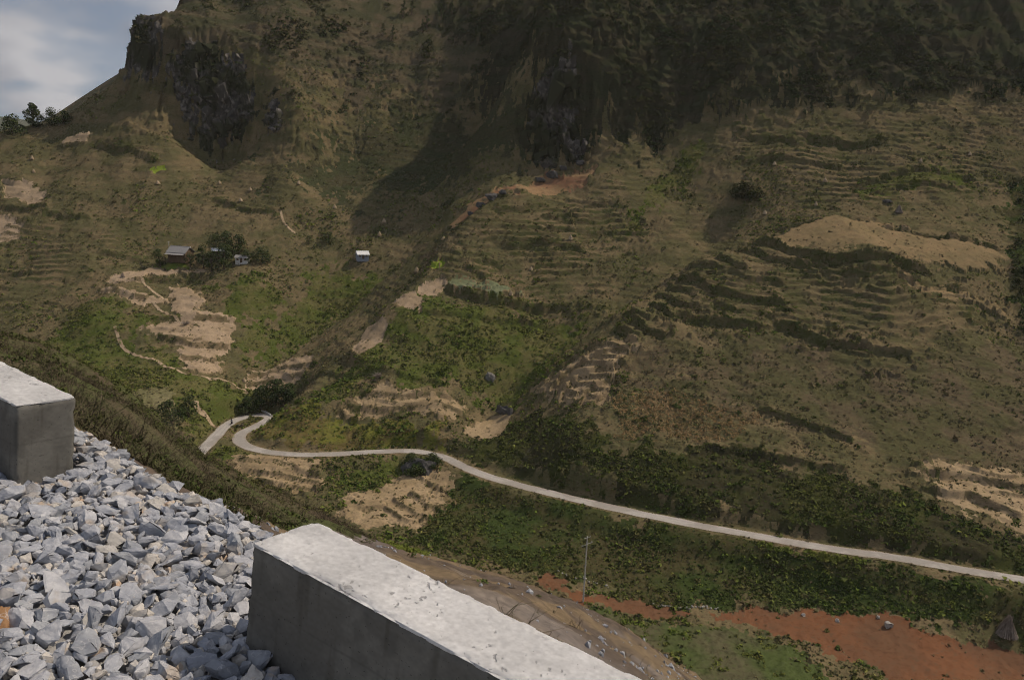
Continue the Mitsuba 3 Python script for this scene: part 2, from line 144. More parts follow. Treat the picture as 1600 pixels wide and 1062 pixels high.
    'ter_a': np.array([[32.6,246.9],[50.0,287.8],[99.5,314.3],[128.2,284.0],[155.7,281.2],[181.8,276.4],[169.4,261.5],[131.2,240.4],[104.0,244.4],[64.0,252.2]]),
    'ter_b': np.array([[-38.1,296.5],[-30.2,340.0],[-3.0,360.5],[43.7,357.3],[50.9,339.7],[33.7,291.2],[-10.1,288.1]]),
    'ter_c': np.array([[100.2,383.1],[179.3,381.9],[219.5,375.3],[202.6,339.7],[139.3,326.5],[99.2,357.6]]),
    'ter_d': np.array([[-237.3,328.0],[-217.1,351.2],[-168.8,353.8],[-157.2,327.1],[-170.2,295.2],[-207.4,282.9]]),
    'scree': np.array([[-46.4,302.1],[-55.2,323.4],[-33.7,346.7],[-20.4,356.9],[-6.1,364.8],[-3.0,360.5],[-24.5,338.7],[-30.3,316.5]])}
RELIEF = [(-3.5, 9, 9, np.array([[-82.4,257.1],[-76.0,258.4],[-65.9,249.6],[-59.1,257.5],[-53.6,262.9]])), (4.5, 7, 24, np.array([[-51.9,271.4],[-46.2,285.4],[-36.5,303.9],[-28.8,327.2],[-13.6,340.8],[15.1,371.7],[35.4,365.7]])), (4.5, 8, 26, np.array([[32.3,254.0],[46.4,278.4],[61.5,287.4],[76.5,292.1],[98.7,311.2],[139.9,318.0]])), (-4.5, 10, 10, np.array([[-6.4,246.4],[-4.7,255.8],[7.1,267.6],[23.8,284.0],[38.8,293.9],[63.0,309.0],[87.2,339.0],[101.8,356.8]])), (-4.0, 10, 10, np.array([[-100.3,260.8],[-91.2,281.7],[-78.3,307.1],[-66.0,323.4],[-51.3,341.2],[-32.7,364.5]])), (-3.5, 9, 9, np.array([[169.1,249.1],[180.3,273.5],[190.4,299.6],[214.6,341.3],[234.9,369.5]])), (3.5, 9, 18, np.array([[-158.5,273.3],[-158.1,300.9],[-147.6,323.8],[-132.6,334.7],[-115.2,359.6],[-107.6,386.6]]))]
RAIL = np.array([[-90.32,258.62],[-88.86,259.64],[-86.47,259.22],[-84.03,257.22],[-81.82,254.46]])
SCARPS = [(14, 18, np.array([[-231.0,475.0],[-216.7,445.0],[-207.0,425.0],[-198.9,408.0]])), (16, 16, np.array([[-195.3,412.0],[-189.4,410.0],[-181.2,408.0],[-169.3,408.0],[-153.8,410.0],[-134.9,408.0]])), (8, 10, np.array([[4.0,445.0],[4.4,420.0],[4.9,390.0],[7.1,384.0],[18.0,384.0],[36.7,386.0],[55.7,390.0],[77.8,394.0]]))]
PLACES = {
    'house': np.array([[-143.05,328.07]]),
    'shed': np.array([[-128.43,331.62]]),
    'barn': np.array([[-117.17,329.46]]),
    'hut': np.array([[-68.56,343.82]]),
    'pole': np.array([[17.89,152.95]]),
    'yard_pole': np.array([[-148.04,328.15]]),
    'ridge_tree': np.array([[-248.24,402.5]]),
    'ridge_bush': np.array([[-253.92,394.57],[-238.6,401.84],[-231.7,401.34]]),
    'ridge_small': np.array([[-297.9,519.6],[-294.84,519.6],[-291.8,519.6]]),
    'house_tree': np.array([[-151.02,325.47],[-132.29,325.05],[-128.4,323.4],[-123.56,325.04],[-124.69,332.79],[-130.07,333.82],[-121.03,336.69],[-109.29,331.48],[-115.18,329.25],[-137.58,324.65]]),
    'lone_tree': np.array([[-94.36,350.33],[-85.96,352.94]]),
    'bend_tree': np.array([[-87.07,259.85],[-82.43,260.89],[-91.11,255.95],[-78.0,261.27]]),
    'field_tree': np.array([[-105.02,229.42],[-102.63,236.11]]),
    'slope_tree': np.array([[-44.04,483.29],[-68.11,484.47],[-57.76,475.92],[-60.01,473.34],[-49.81,481.08],[-72.34,480.05],[-81.5,464.07],[-76.23,463.51]]),
    'bush_mound': np.array([[102.38,352.53]]),
    'boulder_road': np.array([[-25.51,213.56]]),
    'outcrop': np.array([[-7.36,262.69]]),
    'culvert_rock': np.array([[-1.95,247.05],[0.43,243.54]]),
    'orange_rock': np.array([[-15.86,341.54],[-11.51,343.43],[15.67,372.35],[9.94,369.54],[20.75,374.04],[28.54,375.37],[-20.52,340.71],[-6.85,345.94]]),
    'stack': np.array([[22.96,328.29],[6.55,313.21],[-1.26,297.59],[-40.56,316.61],[-31.16,331.28],[-63.17,356.48],[-144.67,378.0],[-128.2,373.21],[-169.8,367.66],[-231.41,373.07],[-236.54,380.65],[-130.6,366.67],[-88.11,374.66],[-106.0,377.05],[117.73,365.02],[210.3,371.48],[137.04,352.55],[182.52,360.63],[128.57,337.74],[107.83,340.35],[-97.3,272.2],[-62.54,364.46]]),
    'big_stack': np.array([[105.98,146.84]]),
    'rock_pair': np.array([[158.24,335.83],[160.37,329.19]]),
    'red_rock': np.array([[82.13,148.49],[72.32,150.84],[81.22,151.33],[65.61,152.39]]),
    'yard_stack': np.array([[-160.62,312.67]]),
    'bike': np.array([[-91.67,244.0]]),
    'parked': np.array([[-88.68,240.9],[-87.67,241.62]]),
    'row_a': np.array([[12.95,163.95],[13.66,163.29],[14.8,162.48],[16.97,161.89],[18.18,162.38],[19.85,161.19],[21.99,160.59],[24.06,159.48]]),
    'row_b': np.array([[33.06,154.35],[34.68,154.01],[38.79,153.57],[43.08,154.04],[47.11,153.34]]),
    'rail': np.array([[-88.91,254.59],[-87.59,255.92],[-85.54,256.41],[-83.51,255.62],[-81.43,253.25]]),
    'bare_bush': np.array([[-124.97,288.39],[-44.63,250.89]]),
    'leafy': np.array([[63.26,170.83],[65.28,169.96],[67.2,168.8],[71.79,168.29],[73.39,167.23],[75.56,167.16],[76.66,165.98],[79.17,167.09],[80.92,165.76],[82.78,164.88],[74.35,165.51],[77.8,165.0],[69.08,170.18]]),
    'bright_tuft': np.array([[38.79,264.17],[36.7,259.61],[41.72,269.57],[36.83,271.39],[43.7,275.76],[38.93,256.99]]),
    'edge_leaf': np.array([[-30.85,175.55],[-28.25,174.12],[-4.93,32.75],[-4.38,31.32],[-3.91,29.94]]),
    'twig': np.array([[-14.4,25.35],[-101.19,240.69],[-8.11,16.03],[-96.75,222.33],[-6.45,13.53]])}

# ---------------------------------------------------------------- terrain functions
def fbm2(x, y, s, octaves=3, seed=0):
    return meshkit.fbm(np.stack([np.asarray(x) / s, np.asarray(y) / s, np.zeros_like(np.asarray(x, float))], -1), octaves, seed)


def sstep(a, b, v):
    t = np.clip((v - a) / (b - a), 0, 1)
    return t * t * (3 - 2 * t)


far_rbf = RBFInterpolator(FAR[:, :2], FAR[:, 2], kernel='thin_plate_spline', smoothing=0.02)
BASE0 = BLOCK_START - 0.661 * AXIS_U
break_az = np.arctan2(BREAK[:, 0], BREAK[:, 1])
break_r = np.hypot(BREAK[:, 0], BREAK[:, 1])


def far_height(x, y):
    q = np.stack([np.ravel(x), np.ravel(y)], -1)
    return far_rbf(q).reshape(np.shape(x))


def plane_height(x, y):
    """the road shoulder's plane, on which the blocks stand"""
    return BASE0[2] - ((x - BASE0[0]) * AXIS_U[0] + (y - BASE0[1]) * AXIS_U[1]) / AXIS_U[2]


def near_height(x, y):
    """the slope we stand on: shoulder, then down to the break of the slope, then steeply into the valley"""
    a, r = np.arctan2(x, y), np.hypot(x, y)
    rb, zb = np.interp(a, break_az, break_r), np.interp(a, break_az, BREAK[:, 2])
    ca, sa = np.cos(a), np.sin(a)
    re = (1.25 + BASE0[0] * AXIS_W[0] + BASE0[1] * AXIS_W[1]) / np.maximum(sa * AXIS_W[0] + ca * AXIS_W[1], 0.05)
    re = np.minimum(re, 0.6 * rb)
    ze = plane_height(re * sa, re * ca) - 0.15
    f = np.clip((r - re) / (rb - re), 0, 1)
    out = np.where(r < re, plane_height(x, y) - 0.12, ze + (zb - ze) * f - 1.2 * np.sin(np.pi * f) * (1 - f))
    q = np.maximum(r - rb, 0)
    return out - q * (0.75 + 0.45 * np.clip(q / 8, 0, 1)) - 0.0 * q


def base_height(x, y):
    x, y = np.asarray(x, float), np.asarray(y, float)
    z = np.where(y > 620, 0, 0) + far_height(x, y)
    m = (np.hypot(x, y) < 135)
    if m.any():
        n = near_height(x[m], y[m])
        z[m] = np.maximum(z[m], n)
    return z

# ---------------------------------------------------------------- materials
nz = mikit.noise


def mat(key, fn, bump=None, eps=0.05):
    b = {'type': 'diffuse', 'reflectance': mikit.proc(fn)}
    if bump:
        b = {'type': 'bumpmap', 'arbitrary': mikit.proc(bump, eps), 'scale': 1.0, 'bsdf': b}
    scene[key] = {'type': 'twosided', 'bsdf': b}
    return key


def ground_fn(a, b, c, patch=9.0, fine=0.6, amount=1.4, streak=0.0):
    """soil or grass colours a, b in broad patches, c in small tufts"""
    def fn(p, n, uv):
        k = mikit.fbm(p.x / patch, p.y / patch, p.z / (patch * 0.6), 4)
        f = mikit.fbm(p.x / fine, p.y / fine, p.z / (0.5 * fine), 3)
        col = mikit.mix(a, b, mikit.smoothstep(0.36, 0.64, k))
        col = mikit.mix(col, c, mikit.smoothstep(0.5, 0.78, f) * 0.8)
        return col * dr.maximum(1.0 - amount * 0.5 + amount * f, 0.25)
    return fn


mat('m_dry', ground_fn((0.172, 0.134, 0.076), (0.108, 0.099, 0.049), (0.058, 0.063, 0.030)))
mat('m_dark_dry', ground_fn((0.122, 0.096, 0.060), (0.092, 0.086, 0.043), (0.048, 0.054, 0.025)))
mat('m_green', ground_fn((0.082, 0.100, 0.027), (0.125, 0.116, 0.048), (0.042, 0.056, 0.018), patch=7))
mat('m_band', ground_fn((0.044, 0.062, 0.020), (0.074, 0.066, 0.032), (0.024, 0.036, 0.013)))
mat('m_bank', ground_fn((0.050, 0.046, 0.026), (0.058, 0.064, 0.022), (0.024, 0.030, 0.014)))
mat('m_yellow_green', ground_fn((0.150, 0.150, 0.036), (0.140, 0.108, 0.046), (0.066, 0.080, 0.022), patch=6))
mat('m_wood', ground_fn((0.044, 0.050, 0.026), (0.058, 0.052, 0.032), (0.026, 0.031, 0.017)))  # dark woodland ground, lowered further to paint in cloud shadow across the top
mat('m_cove', ground_fn((0.058, 0.064, 0.032), (0.070, 0.064, 0.036), (0.036, 0.044, 0.022)))  # broad shadow over the hollow, painted as darker grass
mat('m_rough', ground_fn((0.120, 0.096, 0.062), (0.068, 0.068, 0.038), (0.036, 0.042, 0.024), patch=10))  # scrubby browns, also darkened to carry the cloud shadow up here
mat('m_tan', ground_fn((0.38, 0.29, 0.20), (0.31, 0.235, 0.155), (0.20, 0.155, 0.095), patch=4, amount=0.8))
mat('m_gold', ground_fn((0.25, 0.182, 0.102), (0.20, 0.155, 0.085), (0.13, 0.108, 0.055), amount=1.0, patch=6))
mat('m_ochre', ground_fn((0.35, 0.265, 0.165), (0.28, 0.21, 0.125), (0.16, 0.13, 0.072), patch=4, amount=0.9))
mat('m_orange', ground_fn((0.235, 0.130, 0.078), (0.27, 0.18, 0.10), (0.13, 0.09, 0.055), amount=0.45))
mat('m_red', ground_fn((0.178, 0.083, 0.044), (0.148, 0.080, 0.047), (0.105, 0.066, 0.040), patch=9, fine=0.6, amount=0.7))
mat('m_crop', ground_fn((0.070, 0.092, 0.032), (0.098, 0.092, 0.052), (0.048, 0.058, 0.024)))
mat('m_pale', ground_fn((0.20, 0.18, 0.10), (0.15, 0.14, 0.07), (0.10, 0.10, 0.045)))
mat('m_bright', ground_fn((0.25, 0.30, 0.045), (0.21, 0.27, 0.04), (0.12, 0.17, 0.03)))
mat('m_greygreen', ground_fn((0.17, 0.19, 0.11), (0.15, 0.165, 0.09), (0.10, 0.11, 0.06), amount=0.35))
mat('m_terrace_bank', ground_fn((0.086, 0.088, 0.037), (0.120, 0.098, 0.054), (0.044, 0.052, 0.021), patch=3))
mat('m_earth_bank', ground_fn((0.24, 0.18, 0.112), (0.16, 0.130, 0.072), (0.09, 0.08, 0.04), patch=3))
mat('m_near', ground_fn((0.100, 0.080, 0.054), (0.078, 0.088, 0.038), (0.045, 0.048, 0.024), patch=3, fine=0.25))
mat('m_shoulder', ground_fn((0.36, 0.355, 0.35), (0.29, 0.29, 0.29), (0.20, 0.20, 0.20), patch=0.5, fine=0.05))
mat('m_path', ground_fn((0.40, 0.31, 0.21), (0.34, 0.26, 0.17), (0.25, 0.19, 0.12), patch=3, amount=0.3))
mat('m_dirt', ground_fn((0.24, 0.185, 0.12), (0.19, 0.15, 0.09), (0.13, 0.11, 0.06), patch=3, amount=0.3))


def embank_fn(p, n, uv):
    k = mikit.fbm(p.x / 3.0, p.y / 3.0, p.z / 1.5, 4)
    g = mikit.fbm(p.x / 5.0 + 9, p.y / 5.0, p.z / 5.0, 3)
    f = mikit.fbm(p.x / 0.22, p.y / 0.22, p.z / 0.22, 3)
    col = mikit.mix((0.17, 0.13, 0.085), (0.105, 0.085, 0.07), mikit.smoothstep(0.4, 0.6, k))
    col = mikit.mix(col, (0.19, 0.17, 0.16), mikit.smoothstep(0.56, 0.68, g) * 0.7)
    return col * (0.6 + 0.8 * f)


mat('m_embank', embank_fn)


def cliff_fn(p, n, uv):
    s = mikit.fbm(p.x / 1.2, p.y / 1.2, p.z / 2.4, 5)
    k = mikit.fbm(p.x / 9.0, p.y / 9.0, p.z / 12.0 + 3, 3)
    col = mikit.mix((0.075, 0.071, 0.066), (0.185, 0.170, 0.155), mikit.smoothstep(0.48, 0.7, s))
    return mikit.mix(col, (0.042, 0.046, 0.026), mikit.smoothstep(0.40, 0.56, k))


mat('m_cliff', cliff_fn, lambda p, n, uv: 0.5 * mikit.fbm(p.x / 1.1, p.y / 1.1, p.z / 1.6, 5), 0.1)


def road_fn(p, n, uv):
    k = mikit.fbm(p.x / 5.0, p.y / 5.0, 0, 4)
    f = mikit.fbm(p.x / 0.4, p.y / 0.4, 0, 3)
    edge = mikit.smoothstep(0.30, 0.5, dr.abs(uv.x - 0.5) + 0.12 * (k - 0.5))
    rut = mikit.smoothstep(0.10, 0.0, dr.abs(dr.abs(uv.x - 0.5) - 0.19)) * 0.5
    col = mikit.mix((0.39, 0.37, 0.345), (0.31, 0.29, 0.265), mikit.smoothstep(0.4, 0.6, k))
    col = mikit.mix(col, (0.30, 0.28, 0.255), rut)
    return mikit.mix(col, (0.30, 0.25, 0.19), edge * 0.6) * (0.88 + 0.24 * f)


mat('m_road', road_fn)


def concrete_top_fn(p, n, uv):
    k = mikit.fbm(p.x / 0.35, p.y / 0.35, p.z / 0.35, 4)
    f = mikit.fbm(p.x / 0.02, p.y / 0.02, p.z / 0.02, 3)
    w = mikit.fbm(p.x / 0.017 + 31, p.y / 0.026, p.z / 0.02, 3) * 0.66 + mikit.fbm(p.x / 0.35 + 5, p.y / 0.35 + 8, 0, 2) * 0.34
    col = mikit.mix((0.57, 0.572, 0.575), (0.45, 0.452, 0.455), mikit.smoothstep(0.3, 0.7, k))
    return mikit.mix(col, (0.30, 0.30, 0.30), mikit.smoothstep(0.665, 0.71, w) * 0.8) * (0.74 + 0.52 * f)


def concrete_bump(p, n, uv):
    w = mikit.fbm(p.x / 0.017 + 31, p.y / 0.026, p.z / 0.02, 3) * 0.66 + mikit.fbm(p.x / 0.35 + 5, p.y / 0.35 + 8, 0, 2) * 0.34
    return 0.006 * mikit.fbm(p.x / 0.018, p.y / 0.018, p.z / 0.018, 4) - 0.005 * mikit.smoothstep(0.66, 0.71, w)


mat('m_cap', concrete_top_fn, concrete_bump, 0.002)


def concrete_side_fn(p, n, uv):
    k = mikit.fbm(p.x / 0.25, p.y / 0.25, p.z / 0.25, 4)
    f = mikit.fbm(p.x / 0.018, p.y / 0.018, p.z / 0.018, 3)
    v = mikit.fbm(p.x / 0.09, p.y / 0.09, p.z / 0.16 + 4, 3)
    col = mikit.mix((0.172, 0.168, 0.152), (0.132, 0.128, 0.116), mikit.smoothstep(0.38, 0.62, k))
    col = mikit.mix(col, (0.085, 0.085, 0.078), mikit.smoothstep(0.55, 0.72, v) * 0.35)
    along = p.x * AXIS_D[0] + p.y * AXIS_D[1] + p.z * AXIS_D[2]
    across = p.x * AXIS_W[0] + p.y * AXIS_W[1] + p.z * AXIS_W[2]
    tall = (p.x - BASE0[0]) * AXIS_U[0] + (p.y - BASE0[1]) * AXIS_U[1] + (p.z - BASE0[2]) * AXIS_U[2]
    run = mikit.fbm(along / 0.05, across / 0.05, tall / 0.7, 3)
    col = mikit.mix(col, (0.085, 0.08, 0.068), mikit.smoothstep(0.52, 0.72, run) * 0.55)
    lift_line = mikit.smoothstep(0.012, 0.0, dr.abs(tall - 0.36 - 0.02 * mikit.noise(along * 3, across * 3)))
    col = mikit.mix(col, (0.10, 0.098, 0.09), lift_line * 0.5)
    col = mikit.mix(col, (0.26, 0.255, 0.25), mikit.smoothstep(0.16, 0.02, tall + 0.1 * (v - 0.5)) * 0.45)
    hole = mikit.noise(p.x / 0.011, p.y / 0.011, p.z / 0.011)
    col = mikit.mix(col, (0.05, 0.05, 0.048), mikit.smoothstep(0.86, 0.93, hole) * 0.7)
    return col * (0.85 + 0.3 * f)


mat('m_side', concrete_side_fn, lambda p, n, uv: 0.0022 * mikit.fbm(p.x / 0.02, p.y / 0.02, p.z / 0.02, 4), 0.002)


def stone_fn(a, b, rust):
    def fn(p, n, uv):
        k = mikit.fbm(p.x / 0.09, p.y / 0.09, p.z / 0.09, 3)
        f = mikit.fbm(p.x / 0.012, p.y / 0.012, p.z / 0.012, 3)
        r = mikit.fbm(p.x / 0.15 + 7, p.y / 0.15, p.z / 0.15, 3)
        v = dr.abs(mikit.fbm(p.x / 0.06, p.y / 0.06 + 3, p.z / 0.06, 3) - 0.5)
        col = mikit.mix(a, b, mikit.smoothstep(0.35, 0.65, k))
        col = mikit.mix(col, rust, mikit.smoothstep(0.62, 0.72, r) * 0.75)
        col = mikit.mix(col, (0.55, 0.54, 0.54), (1 - mikit.smoothstep(0.0, 0.02, v)) * 0.45)
        return col * (0.84 + 0.32 * f)
    return fn


def stone_bump(p, n, uv):
    return 0.011 * mikit.fbm(p.x / 0.035, p.y / 0.035, p.z / 0.035, 5)


STONES = [mat(f'm_stone_{i}', stone_fn(a, b, r), stone_bump, 0.002) for i, (a, b, r) in enumerate([
    ((0.285, 0.305, 0.350), (0.375, 0.392, 0.430), (0.36, 0.34, 0.32)),
    ((0.36, 0.373, 0.408), (0.455, 0.465, 0.492), (0.42, 0.36, 0.30)),
    ((0.24, 0.257, 0.292), (0.32, 0.338, 0.368), (0.33, 0.31, 0.29)),
    ((0.46, 0.435, 0.40), (0.54, 0.51, 0.47), (0.50, 0.33, 0.20)),
    ((0.38, 0.37, 0.35), (0.44, 0.425, 0.405), (0.40, 0.31, 0.23))])]
mat('m_rust_stone', stone_fn((0.24, 0.14, 0.075), (0.30, 0.18, 0.10), (0.17, 0.11, 0.07)), stone_bump, 0.002)


def leaf_fn(a, b, c, s=2.2):
    def fn(p, n, uv):
        k = mikit.fbm(p.x / (s * 5), p.y / (s * 5), p.z / (s * 3), 3)
        f = mikit.noise(p.x / s + 3, p.y / s, p.z / s)
        return mikit.mix(mikit.mix(a, b, mikit.smoothstep(0.35, 0.65, k)), c, mikit.smoothstep(0.55, 0.9, f))
    return fn


mat('m_scrub', leaf_fn((0.062, 0.086, 0.027), (0.088, 0.100, 0.034), (0.115, 0.108, 0.046)))
mat('m_brush', leaf_fn((0.165, 0.132, 0.076), (0.122, 0.110, 0.056), (0.095, 0.094, 0.044)))
mat('m_woodleaf', leaf_fn((0.042, 0.058, 0.025), (0.066, 0.072, 0.031), (0.115, 0.102, 0.052), 3))
mat('m_fresh', leaf_fn((0.120, 0.165, 0.034), (0.155, 0.175, 0.044), (0.19, 0.185, 0.058)))
mat('m_tree', leaf_fn((0.050, 0.074, 0.030), (0.070, 0.090, 0.036), (0.100, 0.112, 0.050), 1.0))
mat('m_twig', leaf_fn((0.110, 0.088, 0.064), (0.085, 0.085, 0.045), (0.150, 0.118, 0.088), 0.5))
mat('m_straw', leaf_fn((0.42, 0.335, 0.23), (0.35, 0.275, 0.18), (0.27, 0.21, 0.14), 0.5))
mat('m_rustgrass', leaf_fn((0.42, 0.28, 0.15), (0.36, 0.25, 0.125), (0.22, 0.18, 0.075), 1.0))
mat('m_greystraw', leaf_fn((0.34, 0.29, 0.25), (0.27, 0.23, 0.195), (0.19, 0.16, 0.135), 0.5))
mat('m_bark', lambda p, n, uv: mi.Color3f(0.10, 0.08, 0.06) * (0.6 + 0.8 * mikit.fbm(p.x * 6, p.y * 6, p.z * 2)))
mat('m_rock', lambda p, n, uv: mikit.mix((0.055, 0.055, 0.053), (0.15, 0.145, 0.14), mikit.fbm(p.x * 1.2, p.y * 1.2, p.z * 1.2, 4)))
mat('m_pale_rock', lambda p, n, uv: mikit.mix((0.30, 0.285, 0.26), (0.44, 0.42, 0.39), mikit.fbm(p.x * 2, p.y * 2, p.z * 2, 4)))
mat('m_grey_rock', lambda p, n, uv: mikit.mix((0.13, 0.125, 0.115), (0.26, 0.25, 0.23), mikit.fbm(p.x * 2, p.y * 2, p.z, 4)))
mat('m_far', lambda p, n, uv: mikit.mix((0.05, 0.065, 0.05), (0.085, 0.09, 0.06), mikit.fbm(p.x / 150, p.y / 150, p.z / 80, 4)))
mat('m_tile', lambda p, n, uv: mikit.mix((0.23, 0.225, 0.225), (0.34, 0.335, 0.33), mikit.fbm(p.x * 3, p.y * 3, p.z * 3, 3)))
mat('m_metal_roof', lambda p, n, uv: mikit.mix((0.66, 0.68, 0.69), (0.76, 0.77, 0.77), mikit.fbm(p.x * 1.5, p.y * 1.5, p.z, 3)))
mat('m_white', lambda p, n, uv: mi.Color3f(0.62, 0.61, 0.58) * (0.85 + 0.3 * mikit.fbm(p.x * 2, p.y * 2, p.z * 2)))
mat('m_timber', lambda p, n, uv: mi.Color3f(0.13, 0.095, 0.065) * (0.6 + 0.8 * mikit.fbm(p.x * 4, p.y * 4, p.z)))
mat('m_blue', lambda p, n, uv: mi.Color3f(0.26, 0.29, 0.34) * (0.85 + 0.3 * mikit.fbm(p.x * 2, p.y * 2, p.z * 2)))
mat('m_dark', lambda p, n, uv: mi.Color3f(0.025, 0.024, 0.024))
mat('m_pole', lambda p, n, uv: mi.Color3f(0.50, 0.49, 0.46) * (0.8 + 0.4 * mikit.fbm(p.x * 3, p.y * 3, p.z)))
mat('m_skin', lambda p, n, uv: mi.Color3f(0.36, 0.22, 0.15))
mat('m_jacket', lambda p, n, uv: mi.Color3f(0.035, 0.045, 0.08))

# ---------------------------------------------------------------- terrain mesh


def segdist(x, y, line):
    """distance to the polyline, signed (left positive), and position along it 0..1"""
    best, sign, along = np.full(x.shape, 1e9), np.ones(x.shape), np.zeros(x.shape)
    seg = np.diff(line, axis=0)
    ln = np.hypot(*seg.T)
    acc = np.r_[0, np.cumsum(ln)]
    for a, s, l, c in zip(line[:-1], seg, ln, acc):
        t = np.clip(((x - a[0]) * s[0] + (y - a[1]) * s[1]) / l ** 2, 0, 1)
        dx, dy = x - a[0] - t * s[0], y - a[1] - t * s[1]
        dd = np.hypot(dx, dy)
        m = dd < best
        best = np.where(m, dd, best)
        sign = np.where(m, np.sign(s[0] * dy - s[1] * dx + 1e-12), sign)
        along = np.where(m, (c + t * l) / acc[-1], along)
    return best, sign, along


def spline(pts, step):
    from scipy.interpolate import CubicSpline
    s = np.r_[0, np.cumsum(np.hypot(*np.diff(pts, axis=0).T))]
    u = np.arange(0, s[-1], step)
    return CubicSpline(s, pts)(u)


ROADC = spline(ROAD, 1.0)
ROAD_Z, ROAD_W = -80.0, 1.98
road_tree = cKDTree(ROADC)

az = np.radians(np.r_[np.arange(-52, -37, 0.5), np.arange(-37, 37, 0.084), np.arange(37, 52.1, 0.5)])
rr = np.r_[np.arange(6, 50, 0.5), np.arange(50, 122, 3.0), np.arange(122, 165, 0.7), np.arange(165, 480, 0.57), np.arange(480, 580, 1.6), 580 * 1.07 ** np.arange(0, 26)]
AZ, RR = np.meshgrid(az, rr, indexing='ij')
GX, GY = RR * np.sin(AZ), RR * np.cos(AZ)
shape = GX.shape
x, y = GX.ravel(), GY.ravel()
zf = far_height(x, y)
zn = np.full_like(zf, -500.0)
m = RR.ravel() < 135
zn[m] = near_height(x[m], y[m])
is_near = zn > zf
z = np.maximum(zf, zn)
r_flat = RR.ravel()
detail = (r_flat > 100) & (r_flat < 620)


def inside(poly, jitter, seed, holes=0.0):
    """which grid points lie in the plot; its margin is ragged over about jitter metres, with grass growing in"""
    lo, hi = poly.min(0) - 2 * jitter - 1, poly.max(0) + 2 * jitter + 1
    k = np.nonzero((x > lo[0]) & (x < hi[0]) & (y > lo[1]) & (y < hi[1]))[0]
    pg = shapely.Polygon(poly).buffer(0)
    pts_ = shapely.points(x[k], y[k])
    shapely.prepare(pg)
    d_in = shapely.distance(pg.boundary, pts_) * np.where(shapely.contains(pg, pts_), 1, -1)
    a_ = (fbm2(x[k], y[k], 7.0, 3, seed) - 0.5) * 3.2 * jitter + (fbm2(x[k], y[k], 1.8, 3, seed + 50) - 0.5) * 2.2 * jitter
    ok_ = d_in + a_ > 0.3 * jitter
    if holes:
        ok_ &= fbm2(x[k], y[k], 3.5, 3, seed + 90) < 1 - holes
    return k[ok_]


# the rows of the table: plot, structure name, material, edge jitter
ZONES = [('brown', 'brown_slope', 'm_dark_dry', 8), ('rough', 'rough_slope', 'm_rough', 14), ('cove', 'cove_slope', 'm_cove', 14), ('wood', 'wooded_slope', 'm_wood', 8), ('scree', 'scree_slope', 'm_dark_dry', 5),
         ('g_band', 'green_bank', 'm_band', 3), ('g_bank', 'dark_bank', 'm_bank', 4), ('g_mid', 'green_slope', 'm_green', 6), ('g_left', 'green_slope', 'm_green', 5),
         ('g_gully', 'green_slope', 'm_green', 6), ('g_strip', 'green_slope', 'm_green', 6), ('g_noseb', 'green_slope', 'm_green', 4), ('g_below', 'green_slope', 'm_green', 3),
         ('g_nose', 'road_nose', 'm_yellow_green', 4), ('g_hairpin', 'green_slope', 'm_green', 4), ('g_edge', 'green_slope', 'm_band', 5), ('g_ur', 'green_slope', 'm_green', 3),
         ('pale_grass', 'pale_grass_patch', 'm_pale', 4), ('rows', 'ploughed_field', 'm_ochre', 3), ('stubble', 'stubble_field', 'm_dry', 3)]
ZONES += [(k, 'ploughed_field', m_, j) for k, m_, j in [('tan_a', 'm_tan', 2), ('tan_b', 'm_tan', 1.5), ('tan_c', 'm_tan', 2), ('yard', 'm_tan', 1.5), ('strip', 'm_tan', 1.5),
          ('field_house', 'm_tan', 2.5), ('field_d', 'm_tan', 2.5), ('ridge_a', 'm_tan', 1.2), ('ridge_b', 'm_tan', 1.2), ('ridge_c', 'm_tan', 1.2), ('tan_right', 'm_ochre', 4),
          ('field_c', 'm_ochre', 2), ('culvert', 'm_ochre', 1.5), ('field_a', 'm_ochre', 2), ('field_b', 'm_ochre', 2), ('golden_b', 'm_gold', 2)]]
ZONES += [('golden', 'golden_field', 'm_gold', 4), ('orange', 'orange_soil', 'm_orange', 3), ('red', 'red_field', 'm_red', 2), ('yellow', 'mustard_field', 'm_bright', 1),
          ('yellow_b', 'mustard_field', 'm_bright', 1), ('greygreen', 'pale_crop_field', 'm_greygreen', 1.5), ('crop_green', 'crop_field', 'm_crop', 2), ('garden', 'garden_plot', 'm_fresh', 1)]
zone = np.zeros(len(x), int)
zone_of = {}
for i, (k, nm, m_, j) in enumerate(ZONES):
    hit = inside(PLOTS[k], j, i, 0.17 if nm in ('ploughed_field', 'stubble_field') else 0.10 if k in ('red', 'golden', 'orange') else 0.0)
    zone[hit] = i + 1
    zone_of[k] = i + 1
hi_ = (zone == 0) & (r_flat > 430) & (z > 60)
zone[hi_] = np.where(x[hi_] > 15 + 12 * fbm2(x[hi_], y[hi_], 20, 3, 41), zone_of['wood'], zone_of['rough'])
zone[(zone > 0) & is_near] = 0
bare = np.isin(zone, [zone_of[k] for k, n_, m_, j in ZONES if n_ in ('ploughed_field', 'golden_field', 'orange_soil', 'red_field', 'mustard_field', 'pale_crop_field')])

# broad relief: spurs, ribs and gullies too small for the survey
lift = sstep(-75, -30, z) * detail
z += lift * (fbm2(x, y, 45, 3, 3) - 0.5) * 9 * np.where(bare, 0.3, 1)
z += detail * (fbm2(x, y, 14, 3, 4) - 0.5) * 3.0 * np.where(bare, 0.35, 1) * sstep(-84, -70, z)
